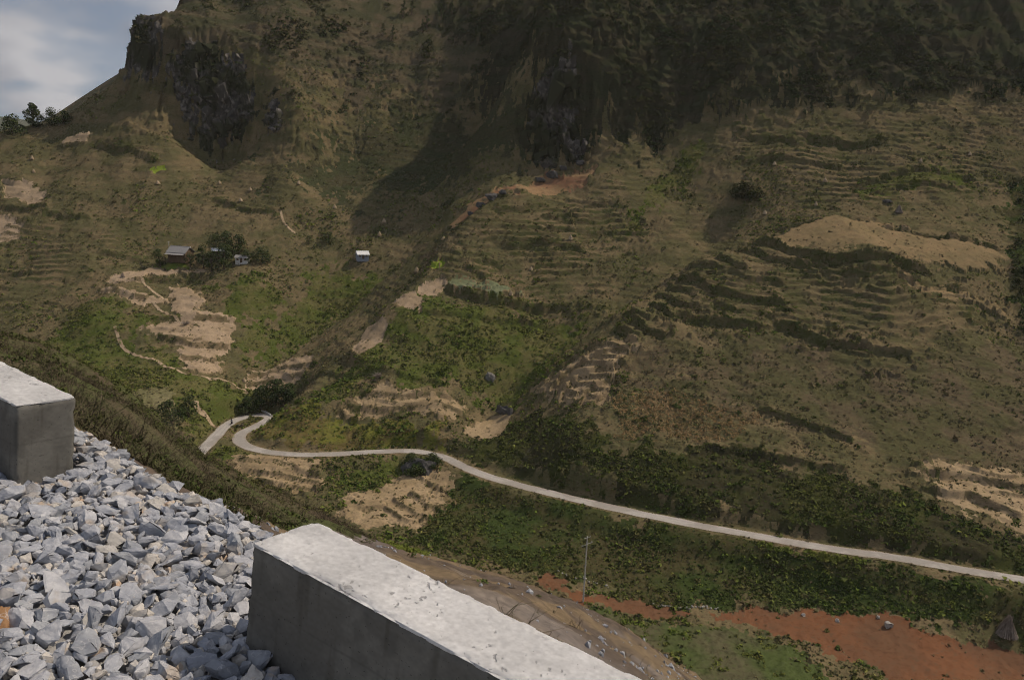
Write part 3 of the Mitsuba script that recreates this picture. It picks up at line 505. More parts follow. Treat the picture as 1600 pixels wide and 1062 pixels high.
# crests of the spurs (gentle on the right, steep on the left) and the gullies between them
for amp, left, right, line in RELIEF:
    lo, hi = line.min(0) - 60, line.max(0) + 60
    k = np.nonzero((x > lo[0]) & (x < hi[0]) & (y > lo[1]) & (y < hi[1]) & detail)[0]
    dd, sg, al = segdist(x[k], y[k], line)
    fall = np.exp(-(dd / np.where(sg > 0, left, right)) ** 1.3)
    z[k] += amp * fall * sstep(0, 0.1, al) * sstep(0, 0.1, 1 - al) * sstep(0, 6, z[k] - ROAD_Z + 3)
# steep wooded face: ribs of rock
wood = np.isin(zone, [zone_of['wood']])
rough = np.isin(zone, [zone_of['rough']])
rib = 1 - 2 * np.abs(fbm2(x, y * 0.5, 16, 4, 8) - 0.5)
z += detail * np.where(wood, (rib - 0.75) * 11, 0) + detail * np.where(rough, (rib - 0.75) * 2.5, 0)
# old terraces and cattle tracks: small steps along the contours
terraced = np.zeros(len(x))
for k in ('ter_a', 'ter_b', 'ter_c', 'ter_d', 'field_a', 'field_b', 'field_c', 'rows', 'tan_right', 'field_house', 'field_d'):
    terraced[inside(PLOTS[k], 12 if k[:3] == 'ter' else 5, 60)] = {'ter_a': 1.0, 'ter_b': 0.85, 'ter_c': 0.6, 'ter_d': 0.4, 'field_a': 0.8, 'field_b': 0.8, 'field_c': 0.9, 'rows': 0.5, 'tan_right': 0.6}.get(k, 0.25)
terraced *= 0.35 + 0.65 * sstep(0.34, 0.52, fbm2(x, y, 17, 3, 26))
for step, amt, seed in ((2.5, 0.60, 21), (1.25, 0.40, 22)):
    c = z / step + 3.4 * (fbm2(x, y, 26, 4, seed) - 0.5) * 2.3 / step + 0.006 * x / step
    saw = (c - np.floor(c))
    stair = np.floor(c) + sstep(0.0, 0.20, saw)
    patchy = sstep(0.44, 0.62, fbm2(x, y, 18, 4, seed + 3)) * 0.36 * (1 - terraced) + terraced * (0.5 + 0.6 * sstep(0.36, 0.5, fbm2(x, y, 12, 3, seed + 5)))
    z += detail * ~is_near * (stair - c) * step * amt * patchy * np.where(wood | rough, 0.3, 1) * np.where(np.isin(zone, [zone_of['red'], zone_of['golden'], zone_of['g_band']]), 0.1, 1)
# rock scarps: a step that is high and abrupt, uphill on the left of the line
for h, B, line in SCARPS:
    lo, hi = line.min(0) - B, line.max(0) + B
    k = np.nonzero((x > lo[0]) & (x < hi[0]) & (y > lo[1]) & (y < hi[1]))[0]
    dd, sg, al = segdist(x[k], y[k], line)
    s = dd * sg + (fbm2(x[k], y[k], 9, 4, 34) - 0.5) * 9
    prof = np.where(np.abs(s) < 3.2, s / 3.2, np.sign(s) * np.clip(1 - (np.abs(s) - 3.2) / B, 0, 1))
    z[k] += 0.5 * h * prof * sstep(0, 0.12, al) * sstep(0, 0.12, 1 - al) * (dd < B)
# terrace risers of the survey
riser_pts = []
near_riser = np.zeros(len(x), bool)
for h, line in RISERS:
    B = 5.5
    lo, hi = line.min(0) - B, line.max(0) + B
    k = np.nonzero((x > lo[0]) & (x < hi[0]) & (y > lo[1]) & (y < hi[1]) & detail)[0]
    if not len(k):
        continue
    dd, sg, al = segdist(x[k], y[k], line)
    mid, t_ = line[len(line) // 2], line[-1] - line[0]
    nrm = np.array([-t_[1], t_[0]]) / np.hypot(*t_)
    uphill = np.sign(far_height(*(mid + 4 * nrm)) - far_height(*(mid - 4 * nrm)))
    s = dd * sg * uphill + (fbm2(x[k], y[k], 3.0, 2, 33) - 0.5) * 1.6
    w_ = 0.45
    prof = np.where(np.abs(s) < w_, s / w_, np.sign(s) * np.clip(1 - (np.abs(s) - w_) / B, 0, 1))
    fade = sstep(0, 0.06, al) * sstep(0, 0.06, 1 - al) * (dd < B)
    z[k] += 0.52 * h * prof * fade * (0.75 + 0.5 * fbm2(x[k], y[k], 8, 2, 5))
    riser_pts.append((h, line, nrm * uphill))
    near_riser[k[dd < 2.5]] = True
# where the terraces' banks are: the steep strips of the relief so far
g3 = np.c_[x, y, z].reshape(*shape, 3)
n3 = np.cross(*np.gradient(g3, axis=(0, 1))[::1])
nz0 = np.abs(n3[..., 2] / (np.linalg.norm(n3, axis=2) + 1e-12)).ravel()
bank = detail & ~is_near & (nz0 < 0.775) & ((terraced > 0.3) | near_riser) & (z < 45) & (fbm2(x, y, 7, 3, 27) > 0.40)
# roughness of the grass and soil
z += detail * (fbm2(x, y, 1.5, 3, 6) - 0.5) * np.where(bare, 0.55, 0.9) * np.where(wood, 2.2, 1) * np.where(terraced > 0.3, 0.55, 1)
z += is_near * (RR.ravel() > 12) * (fbm2(x, y, 3.0, 4, 7) - 0.5) * 1.0 * sstep(8, 20, r_flat)
z += is_near * (fbm2(x, y, 0.5, 3, 9) - 0.5) * 0.22
# road cut into the slope
k = np.nonzero(r_flat > 120)[0]
k = k[road_tree.query(np.c_[x[k], y[k]], distance_upper_bound=14)[0] < 14]
rd, _ = road_tree.query(np.c_[x[k], y[k]])
level = ROAD_Z - 0.05
up_ = z[k] > level
wgt = np.where(up_, sstep(ROAD_W + 0.9, ROAD_W + 4.2, rd), sstep(ROAD_W + 0.6, ROAD_W + 9, rd))
z[k] = level * (1 - wgt) + z[k] * wgt
zone[k[rd < ROAD_W + 1.2]] = np.where(zone[k[rd < ROAD_W + 1.2]] > 0, 0, 0)
# the foreground shoulder is a sheet of its own a little above this one
loc_s = np.c_[x, y, z] - BASE0
sunk = (loc_s @ AXIS_W < 1.25) & (r_flat < 40)
z[sunk] -= 0.25
Z = z.reshape(shape)
V = np.c_[x, y, z]
# steep rock is pushed out along its normal so that it overhangs and breaks up
gu, gv = np.gradient(V.reshape(*shape, 3), axis=(0, 1))
N = np.cross(gu.reshape(-1, 3), gv.reshape(-1, 3))
N /= np.linalg.norm(N, axis=1, keepdims=True) + 1e-12
N[N[:, 2] < 0] *= -1
rocky = np.full(len(x), 0.3)
for k in ('cliff_a', 'cliff_b', 'cliff_c'):
    rocky[inside(PLOTS[k], 5, 71)] = 1.0
rocky[wood] = np.maximum(rocky[wood], 0.55)
cliffy = detail * sstep(0.72, 0.48, N[:, 2]) * sstep(0, 14, z) * rocky
q = V / np.array([3.2, 3.2, 6.0])
led = z / 4.5 + 1.5 * fbm2(x, y, 12, 3, 14)
led = (np.floor(led) + sstep(0.1, 0.4, led - np.floor(led)) - led) * 2.2
crk = -2.2 * sstep(0.10, 0.0, np.abs(fbm2(x, y, 5.0, 4, 15) - 0.5)) + 1.6 * (meshkit.fbm(V / 1.3, 3, 16) - 0.5)
V += N * (cliffy * ((meshkit.fbm(q, 4, 13) - 0.5) * 5.0 + led + crk))[:, None]
cliff_hit = np.zeros(len(x), bool)
for k in ('cliff_a', 'cliff_b', 'cliff_c'):
    cliff_hit[inside(PLOTS[k], 4, 70)] = True
cliff_hit &= (N[:, 2] < 0.82) & ~is_near
near_zone, embank_zone, cliff_zone, bank_zone, earth_zone = (len(ZONES) + i for i in range(1, 6))
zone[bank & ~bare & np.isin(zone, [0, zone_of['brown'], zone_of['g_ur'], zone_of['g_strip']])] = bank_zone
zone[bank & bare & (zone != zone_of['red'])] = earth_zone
zone[is_near] = np.where(x[is_near] + 5 * (fbm2(x[is_near], y[is_near], 3, 3, 40) - 0.5) > -5.5 + 0.0 * y[is_near], embank_zone, near_zone)
zone[cliff_hit] = cliff_zone


def H(px, py):
    """height of the ground at plan position px, py"""
    px, py = np.atleast_1d(np.asarray(px, float)), np.atleast_1d(np.asarray(py, float))
    a, r = np.arctan2(px, py), np.hypot(px, py)
    i = np.clip(np.interp(a, az, np.arange(len(az))), 0, len(az) - 1.001)
    j = np.clip(np.interp(r, rr, np.arange(len(rr))), 0, len(rr) - 1.001)
    i0, j0 = i.astype(int), j.astype(int)
    u, v = i - i0, j - j0
    return (Z[i0, j0] * (1 - u) * (1 - v) + Z[i0 + 1, j0] * u * (1 - v) + Z[i0, j0 + 1] * (1 - u) * v + Z[i0 + 1, j0 + 1] * u * v)


na, nr = shape
I = np.arange(na * nr).reshape(na, nr)
a_, b_, c_, d_ = I[:-1, :-1].ravel(), I[1:, :-1].ravel(), I[1:, 1:].ravel(), I[:-1, 1:].ravel()
FACES = np.r_[np.c_[a_, d_, c_], np.c_[a_, c_, b_]]
# smooth normals of the whole sheet, so that its pieces join without a seam
fn_ = np.cross(V[FACES[:, 1]] - V[FACES[:, 0]], V[FACES[:, 2]] - V[FACES[:, 0]])
VN = np.zeros_like(V)
for k3 in range(3):
    for ax in range(3):
        VN[:, ax] += np.bincount(FACES[:, k3], fn_[:, ax], len(V))
VN /= np.linalg.norm(VN, axis=1, keepdims=True) + 1e-12


def label(key, text=None, cat=None, group=None, kind=None):
    labels[key] = {k: v for k, v in (('label', text), ('category', cat), ('group', group), ('kind', kind)) if v}


counts = {}


def numbered(name):
    n = counts.get(name, 0)
    counts[name] = n + 1
    return name if n == 0 else f'{name}_{n:03d}'


def sheet(name, sel, bsdf, text):
    f = FACES[sel]
    if not len(f):
        return
    used, inv = np.unique(f, return_inverse=True)
    path = meshkit.write_ply((V[used], inv.reshape(-1, 3)), False, None, None, normals=VN[used])
    key = numbered(name)
    scene[key] = {'type': 'ply', 'filename': path, 'face_normals': False, 'bsdf': {'type': 'ref', 'id': bsdf}}
    label(key, text, kind='structure')


fz = zone[FACES[:, 0]]
PLOT_TEXT = {'pale_grass': 'pale dry grass patch on the slope left of the road bend', 'tan_a': 'bare tan plot at the left edge below the ridge', 'tan_b': 'small sunlit tan plot just under the ridge shadow at upper left', 'tan_c': 'bare tan plot cut by the left edge',
    'yard': 'pale bare yard in front of the farmhouse', 'strip': 'narrow pale strip of soil below the farm yard', 'field_house': 'large bare stepped field on the slope below the farm',
    'field_d': 'bare speckled field above the trees of the road bend', 'ridge_a': 'lowest of three small bare plots along the middle spur', 'ridge_b': 'middle of three small bare plots along the middle spur',
    'ridge_c': 'uppermost of three small bare plots along the middle spur', 'tan_right': 'dry tan bank at the right edge above the road', 'field_c': 'ochre field of curved terraces on the right spur end',
    'culvert': 'bare ochre patch above the road beside dark rocks', 'field_a': 'stepped ochre field just below the road near the bend', 'field_b': 'lumpy ochre field below the dark roadside boulder',
    'golden_b': 'thin golden strip below the big golden field', 'rows': 'faded terraced rows on the nose above the road', 'golden': 'large golden dry field on top of the right spur',
    'orange': 'strip of orange soil below the dark rock buttress', 'red': 'red-brown ploughed field at the lower right', 'yellow': 'bright yellow-green crop patch on the middle spur',
    'yellow_b': 'tiny bright green crop patch on the left hillside', 'greygreen': 'pale grey-green crop strip on the middle spur', 'crop_green': 'bright green grass strip beside the red field',
    'garden': 'bright green garden plot before the farmhouse', 'stubble': 'rusty stubble field above the road'}
groups_ = {}
for i, (k, nm, m_, j) in enumerate(ZONES):
    key = (k,) if k in PLOT_TEXT else (nm, m_)
    groups_.setdefault((key, nm, m_), []).append(i + 1)
SLOPE_TEXT = {'brown_slope': 'dull brown slope of the right spur', 'rough_slope': 'rocky scrubby upper slope', 'cove_slope': 'grassy hollow beside the buttress, its broad shade painted into the grass colour', 'wooded_slope': 'dark wooded steep upper slope', 'scree_slope': 'brown stony strip beside the middle spur',
              'green_bank': 'green overgrown bank between road and red field', 'dark_bank': 'dark scrubby bank above the road', 'green_slope': 'green overgrown slope', 'road_nose': 'yellow-green nose of the spur above the road bend'}
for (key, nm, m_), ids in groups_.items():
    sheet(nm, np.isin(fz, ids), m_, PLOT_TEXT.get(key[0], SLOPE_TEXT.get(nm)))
sheet('hillside', fz == 0, 'm_dry', 'brown dry-grass hillside')
sheet('near_slope', fz == near_zone, 'm_near', 'dark brushy slope just beyond the rubble')
sheet('embankment', fz == embank_zone, 'm_embank', 'brown stony road embankment beyond the long concrete block')
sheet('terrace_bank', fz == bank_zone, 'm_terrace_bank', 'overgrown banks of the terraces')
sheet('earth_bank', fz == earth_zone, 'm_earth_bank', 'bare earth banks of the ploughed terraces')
sheet('cliff', fz == cliff_zone, 'm_cliff', 'dark rock cliffs of the mountain')


def ribbon(name, line, half, zfun, bsdf, text, wob=0.0, cross=4):
    t_ = np.gradient(line, axis=0)
    t_ /= np.hypot(*t_.T)[:, None]
    nrm = np.c_[-t_[:, 1], t_[:, 0]]
    us = np.linspace(-1, 1, cross + 1)
    rows = []
    for n_, u in enumerate(us):
        h_ = half * (1 + wob * (fbm2(line[:, 0], line[:, 1], 4, 3, 60 + n_) - 0.5))
        rows.append(line + nrm * (u * h_)[:, None])
    P = np.stack(rows, 1)
    zz = zfun(P[..., 0], P[..., 1])
    Vv = np.concatenate([P, zz[..., None]], -1).reshape(-1, 3)
    L, W_ = P.shape[:2]
    I_ = np.arange(L * W_).reshape(L, W_)
    q_ = np.c_[I_[:-1, :-1].ravel(), I_[1:, :-1].ravel(), I_[1:, 1:].ravel(), I_[:-1, 1:].ravel()]
    f_ = np.r_[q_[:, [0, 2, 1]], q_[:, [0, 3, 2]]]
    uv = np.stack(np.meshgrid(np.arange(L) * 1.0, np.linspace(0, 1, W_), indexing='ij'), -1).reshape(-1, 2)[:, ::-1]
    scene[name] = mikit.ply((Vv, f_), bsdf, True, uv=uv)
    label(name, text, kind='structure')


ribbon('road', ROADC, ROAD_W, lambda a, b: np.full(a.shape, ROAD_Z) + 0.06 * fbm2(a, b, 6, 2, 3), 'm_road', 'pale concrete valley road winding along the slope', 0.34)
PATH_TEXT = ['pale footpath running down through the green slope to the bend', 'pale track joining the road at the bend', 'footpath across the farm yard', 'footpath below the pale soil strip', 'footpath above the farm', 'worn path along the crest of the right spur']
for i, line in enumerate(PATHS):
    c = spline(line, 0.6)
    c = c + np.c_[(fbm2(c[:, 0], c[:, 1], 6, 2, 1) - 0.5) * 1.5, (fbm2(c[:, 0], c[:, 1], 6, 2, 2) - 0.5) * 1.5]
    ribbon(numbered('footpath'), c, (0.55, 0.9, 0.5, 0.5, 0.5, 0.6)[i], lambda a, b: H(a.ravel(), b.ravel()).reshape(a.shape) + 0.12, 'm_dirt' if i == 5 else 'm_path', PATH_TEXT[i], 0.8, 3)
#REST

# ---------------------------------------------------------------- foreground: shoulder, rubble, concrete blocks
rng = np.random.default_rng(7)


def at_local(t, s, u=0.0):
    """a point t along the row of blocks, s towards the valley, u above their base plane"""
    t, s, u = np.broadcast_arrays(np.asarray(t, float), np.asarray(s, float), np.asarray(u, float))
    return BASE0 + t[..., None] * AXIS_D + s[..., None] * AXIS_W + u[..., None] * AXIS_U


def rubble_height(t, s):
    edge = sstep(1.30, 0.75, s)
    gap = sstep(-3.6, -2.3, t) * sstep(0.1, -0.2, t)
    return 0.05 + 0.06 * fbm2(t + 50, s + 50, 0.7, 3, 80) - 0.75 * np.maximum(s - 0.85 + 0.2 * (fbm2(t, s, 0.5, 2, 85) - 0.5), 0) * (1 + np.maximum(s - 0.9, 0))


tt, ss = np.meshgrid(np.arange(-14, 10, 0.06), np.r_[np.arange(-9, -2.4, 0.3), np.arange(-2.4, 2.2, 0.06)], indexing='ij')
hh = rubble_height(tt, ss) - 0.03 + 0.05 * (fbm2(tt, ss, 0.12, 3, 81) - 0.5)
SV = at_local(tt, ss, hh).reshape(-1, 3)
I_ = np.arange(tt.size).reshape(tt.shape)
q_ = np.c_[I_[:-1, :-1].ravel(), I_[1:, :-1].ravel(), I_[1:, 1:].ravel(), I_[:-1, 1:].ravel()]
scene['road_shoulder'] = mikit.ply((SV, np.r_[q_[:, [0, 1, 2]], q_[:, [0, 2, 3]]]), 'm_shoulder', True)
label('road_shoulder', 'dusty grey road shoulder covered with limestone rubble', kind='structure')


def block(t0, t1, s0, text, seed):
    """cast concrete parapet block with a rough mortar cap"""
    key = numbered('parapet_block')
    w_, h_ = 0.40, 0.661
    L = t1 - t0
    n = [max(2, int(L / 0.03)), 14, 24]
    box = trimesh.creation.box((L, w_, h_ + 0.25))
    fs = []
    for ax in range(3):
        for sg in (-1, 1):
            o = [i for i in range(3) if i != ax]
            gu_, gv_ = np.meshgrid(np.linspace(-1, 1, n[o[0]] + 1), np.linspace(-1, 1, n[o[1]] + 1), indexing='ij')
            P = np.zeros(gu_.shape + (3,))
            P[..., ax], P[..., o[0]], P[..., o[1]] = sg, gu_, gv_
            I2 = np.arange(gu_.size).reshape(gu_.shape)
            q2 = np.c_[I2[:-1, :-1].ravel(), I2[1:, :-1].ravel(), I2[1:, 1:].ravel(), I2[:-1, 1:].ravel()]
            if (sg > 0) != (ax != 1):
                q2 = q2[:, ::-1]
            fs.append((P.reshape(-1, 3), np.r_[q2[:, [0, 1, 2]], q2[:, [0, 2, 3]]]))

    def joined(half, parts, rough, r):
        vs, ff, c = [], [], 0
        for P, f in parts:
            vs.append(P)
            ff.append(f + c)
            c += len(P)
        P = np.concatenate(vs) * half
        inner = np.clip(P, -(half - r), half - r)
        e = P - inner
        ln = np.linalg.norm(e, axis=1, keepdims=True)
        nrm = e / np.maximum(ln, 1e-9)
        corner = (np.abs(e) > 1e-9).sum(1) > 1
        P = inner + nrm * r
        world = P + [seed * 3.1, 0, 0]
        k = meshkit.fbm(world / 0.05, 3, seed) - 0.5
        chip = np.clip(meshkit.fbm(world / 0.07, 3, seed + 9) - 0.52, 0, 1)
        P = P + nrm * (k * rough)[:, None] - nrm * (chip * corner * 0.12 * (rough / 0.006))[:, None]
        m_ = trimesh.Trimesh(P, np.concatenate(ff), process=True)
        m_.merge_vertices(merge_norm=True, merge_tex=True)
        return m_

    M = np.eye(4)
    M[:3, 0], M[:3, 1], M[:3, 2] = AXIS_D, AXIS_W, AXIS_U
    body = joined(np.array([L / 2, w_ / 2, (h_ + 0.25 - 0.012) / 2]), fs, 0.004, 0.010)
    body.apply_translation([0, 0, (h_ - 0.25 - 0.012) / 2])
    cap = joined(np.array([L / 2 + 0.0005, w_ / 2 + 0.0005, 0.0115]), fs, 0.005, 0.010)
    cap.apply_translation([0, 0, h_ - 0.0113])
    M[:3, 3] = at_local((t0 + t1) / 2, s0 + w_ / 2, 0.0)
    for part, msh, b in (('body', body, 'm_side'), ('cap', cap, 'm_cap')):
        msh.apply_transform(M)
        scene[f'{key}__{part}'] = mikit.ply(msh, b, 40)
    label(key, text, 'concrete block')
    return key


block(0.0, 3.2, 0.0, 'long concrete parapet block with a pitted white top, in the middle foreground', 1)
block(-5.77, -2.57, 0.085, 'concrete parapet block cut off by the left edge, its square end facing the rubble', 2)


def stone_mesh(size, rs, fine=True):
    n = rs.integers(13, 22)
    p = rs.normal(size=(n, 3))
    p /= np.linalg.norm(p, axis=1, keepdims=True)
    p *= rs.uniform(0.72, 1.12, (n, 1))
    sh = np.array([1.0, rs.uniform(0.55, 0.95), rs.uniform(0.26, 0.56)])
    hull = trimesh.convex.convex_hull(p * sh)
    hull = hull.subdivide_to_size(0.36 if fine and size > 0.05 else 0.9)
    v = hull.vertices
    nrm = hull.vertex_normals
    off = rs.uniform(0, 50, 3)
    v = v + nrm * ((meshkit.fbm(v * 2.3 + off, 4, 4) - 0.5) * 0.34)[:, None]
    return trimesh.Trimesh(v * size, hull.faces, process=False)


def in_block(t, s):
    return ((t > -0.05) & (s > -0.02) & (s < 0.45)) | ((t < -2.52) & (s > 0.06) & (s < 0.52))


# two courses of stones laid by dart throwing, larger ones first
placed = []
cells = {}
for big, tries, gap_ in ((0.092, 900, 0.56), (0.070, 7000, 0.52), (0.055, 13000, 0.50), (0.038, 9000, 0.48)):
    for _ in range(tries):
        t, s = rng.uniform(-4.8, 0.35), rng.uniform(-1.55, 1.5)
        if in_block(t, s) or (t < -2.7 and s < -0.1 and rng.random() < 0.6):
            continue
        if t > 0.0 and s > 0.45:
            continue
        if t < -3.0 and s < 0.2:
            continue
        size = big * rng.uniform(0.85, 1.2)
        if in_block(t + size * 0.5, s) or in_block(t - size * 0.5, s) or in_block(t, s - size * 0.4):
            continue
        ok = True
        ci, cj = int(t // 0.25), int(s // 0.25)
        for i in range(ci - 1, ci + 2):
            for j in range(cj - 1, cj + 2):
                for (t2, s2, r2) in cells.get((i, j), ()):
                    if (t - t2) ** 2 + (s - s2) ** 2 < (gap_ * (size + r2)) ** 2:
                        ok = False
                        break
        if ok:
            cells.setdefault((ci, cj), []).append((t, s, size))
            placed.append((t, s, size))
placed.sort(key=lambda e: -e[2])
n_fine = 0
stone_items = []
for t, s, size in placed:
    rs = np.random.default_rng(int(abs(t * 1000) * 7 + abs(s * 1000)) % 2 ** 31)
    c = at_local(t, s, 0.1)
    seen = abs(c @ np.cross(fwd, up)) < 0.70 * (c @ fwd) and abs(c @ up) < 0.47 * (c @ fwd)
    n_fine += seen
    msh = stone_mesh(size, rs, seen and n_fine < 300)
    R = trimesh.transformations.euler_matrix(rs.normal(0, 0.40), rs.normal(0, 0.40), rs.uniform(0, 6.28))
    msh.apply_transform(R)
    M = np.eye(4)
    M[:3, 0], M[:3, 1], M[:3, 2] = AXIS_D, AXIS_W, AXIS_U
    lift_ = rubble_height(t, s) + size * (0.12 + 0.36 * rs.random())
    M[:3, 3] = at_local(t, s, lift_)
    msh.apply_transform(M)
    pick = rs.random()
    b = STONES[0 if pick < 0.42 else 1 if pick < 0.70 else 2 if pick < 0.89 else 3 if pick < 0.94 else 4]
    stone_items.append((size, t, s, msh, b))
# one rust-coloured stone low at the left edge
rs = np.random.default_rng(5)
msh = stone_mesh(0.11, rs)
M = np.eye(4)
M[:3, 0], M[:3, 1], M[:3, 2] = AXIS_D, AXIS_W, AXIS_U
M[:3, 3] = at_local(-0.93, -0.72, 0.13)
msh.apply_transform(M)
scene['road_shoulder__rust_stone'] = mikit.ply(msh, 'm_rust_stone', 22)
label('road_shoulder__rust_stone', 'rust-brown stone among the grey rubble')
fill = {}
shown = 0
for size, t, s, msh, b in stone_items:
    c = msh.vertices.mean(0)
    X, Y, D = c @ np.cross(fwd, up), c @ up, c @ fwd
    in_view = abs(X / D) < 0.70 and abs(Y / D) < 0.47
    if in_view and shown < 299:
        shown += 1
        scene[numbered('road_shoulder__stone')] = mikit.ply(msh, b, 22)
    else:
        fill.setdefault(b, []).append(msh)
ico = trimesh.creation.icosphere(0)
ct, cs_ = rng.uniform(-4.6, 0.4, 5200), rng.uniform(-1.6, 1.25, 5200)      # chips and grit between the stones
keep = ~in_block(ct, cs_)
ct, cs_ = ct[keep], cs_[keep]
cp = at_local(ct, cs_, rubble_height(ct, cs_) + 0.01)
csz = (0.010 + 0.034 * rng.random(len(ct)) ** 2)[:, None, None]
cv = ico.vertices[None] * rng.uniform(0.6, 1.25, (len(ct), 12, 1)) * csz * rng.uniform(0.5, 1.2, (len(ct), 1, 3)) + cp[:, None]
for i in range(3):
    part_ = cv[i::3]
    fill.setdefault(STONES[(1, 3, 4)[i]], []).append(trimesh.Trimesh(part_.reshape(-1, 3), (ico.faces[None] + np.arange(len(part_))[:, None, None] * 12).reshape(-1, 3), process=False))
for n_, (b, ms) in enumerate(fill.items()):
    key = numbered('road_shoulder__stone_chips')
    scene[key] = mikit.ply(trimesh.util.concatenate(ms), b, False)
    label(key, kind='stuff')
#REST2

# ---------------------------------------------------------------- ground cover, as leaf clumps
def clump_tris(pos, rad, height, leaves, leaf, r, up_bias=0.55):
    """leaf-sized triangles filling low domes at pos: arrays of positions, radii, heights"""
    n = len(pos)
    d_ = r.normal(size=(n, leaves, 3))
    d_ /= np.linalg.norm(d_, axis=2, keepdims=True)
    d_ *= r.uniform(0.45, 1.0, (n, leaves, 1)) ** 0.5
    c = d_ * np.stack([rad, rad, height], 1)[:, None, :] * r.uniform(0.7, 1.15, (n, 1, 1))
    c[..., 2] = np.abs(c[..., 2]) * 0.9
    c += pos[:, None, :]
    nr_ = d_ * 0.8 + r.normal(size=(n, leaves, 3)) * 0.6 + [0, 0, up_bias]
    nr_ /= np.linalg.norm(nr_, axis=2, keepdims=True)
    t1 = np.cross(nr_, r.normal(size=(n, leaves, 3)))
    t1 /= np.linalg.norm(t1, axis=2, keepdims=True)
    t2 = np.cross(nr_, t1)
    sz = (leaf * rad if np.isscalar(leaf) else leaf)[:, None, None] * r.uniform(0.6, 1.3, (n, leaves, 1))
    A = c + t1 * sz
    B_ = c - t1 * sz * 0.6 + t2 * sz * 0.8
    C_ = c - t1 * sz * 0.5 - t2 * sz * 0.75
    v = np.stack([A, B_, C_], 2).reshape(-1, 3)
    return v, np.arange(len(v)).reshape(-1, 3)


def scatter(n, r, test):
    """n ground points, thinner with distance as the picture's scale falls, kept where test(zone, ...) is true"""
    out = []
    k = r.integers(0, na, n), r.integers(0, nr, n)
    w_ok = (rr[k[1]] > 122) & (rr[k[1]] < 505) & (np.abs(az[k[0]]) < 0.66)
    i = (k[0] * nr + k[1])[w_ok]
    i = i[test(i)]
    return i


def cover(name, ids, rad, leaves, leaf, bsdf, text, r, squash=0.75, cat_kind='stuff', sink=0.1):
    p = V[ids] + np.c_[r.normal(size=(len(ids), 2)) * 0.15, np.zeros(len(ids))]
    p[:, 2] -= sink
    v, f = clump_tris(p, rad, rad * squash, leaves, leaf, r)
    key = numbered(name)
    scene[key] = mikit.ply((v, f), bsdf, False)
    label(key, text, kind=cat_kind)


rv = np.random.default_rng(11)
dens = fbm2(x, y, 11, 4, 90)
dens2 = fbm2(x, y, 30, 3, 91)
W_SCRUB = np.full(len(x), 0.13)
for k, w_ in (('rough', .85), ('cove', .5), ('wood', .9), ('scree', .35), ('g_band', 1.3), ('g_bank', .95), ('g_mid', .75), ('g_left', .8), ('g_gully', .75), ('g_strip', .8), ('g_noseb', .8),
              ('g_below', .5), ('g_nose', .55), ('g_hairpin', .6), ('g_edge', .95), ('g_ur', .6), ('stubble', .35), ('rows', .15), ('crop_green', .02)):
    W_SCRUB[zone == zone_of[k]] = w_
W_SCRUB[bare] = 0.03
W_SCRUB[np.isin(zone, [zone_of['red'], zone_of['golden']])] = 0.006
W_SCRUB[cliff_hit] = 0.35
W_SCRUB[is_near] = 0
rd_all = np.full(len(x), 99.0)
k = np.nonzero((r_flat > 120) & (r_flat < 330))[0]
rd_all[k] = np.minimum(road_tree.query(np.c_[x[k], y[k]])[0], 99)
W_SCRUB[rd_all < ROAD_W + 0.5] = 0
steep = (zone == bank_zone) * 1.0
probs = (W_SCRUB + 0.30 * steep * ~is_near * (rd_all > ROAD_W + 0.5)) * (0.15 + 2.2 * sstep(0.42, 0.66, dens) + 0.4 * sstep(0.45, 0.6, dens2) + 0.4 * steep)

i = scatter(190000, rv, lambda i: rv.random(len(i)) < probs[i] * 0.42)
wd = np.isin(zone[i], [zone_of['wood'], zone_of['g_edge']]) | ((zone[i] == zone_of['rough']) & (fbm2(x[i], y[i], 16, 3, 93) > 0.53))
gr = np.isin(zone[i], [zone_of[k] for k in ('g_band', 'g_mid', 'g_left', 'g_gully', 'g_strip', 'g_noseb', 'g_nose', 'g_hairpin', 'g_below', 'g_ur', 'crop_green')])
low = i[~wd]
low_gr = gr[~wd]
rad = rv.gamma(2.2, 0.22, len(low)) + 0.14
rad = np.minimum(rad, 1.5) * np.where(np.isin(zone[low], [zone_of['g_band'], zone_of['crop_green']]), 0.55, 0.8)
pick = rv.random(len(low)) < np.where(zone[low] == zone_of['g_band'], 0.10, np.where(low_gr, 0.34, 0.03))
cover('scrub', low[~pick], rad[~pick], 14, 0.44, 'm_scrub', 'low dark green scrub scattered over the mountainside', rv)
cover('fresh_scrub', low[pick], rad[pick] * 0.9, 16, 0.40, 'm_fresh', 'fresh yellow-green scrub on the green slopes', rv)
iw = i[wd]
iw = iw[rv.random(len(iw)) < sstep(0.28, 0.5, fbm2(x[iw], y[iw], 14, 3, 92))]
cover('wood_thicket', iw, np.minimum(rv.gamma(4.0, 0.30, len(iw)) + 0.3, 2.8), 30, 0.27, 'm_woodleaf', 'dark thicket covering the steep upper mountain', rv, 0.9)
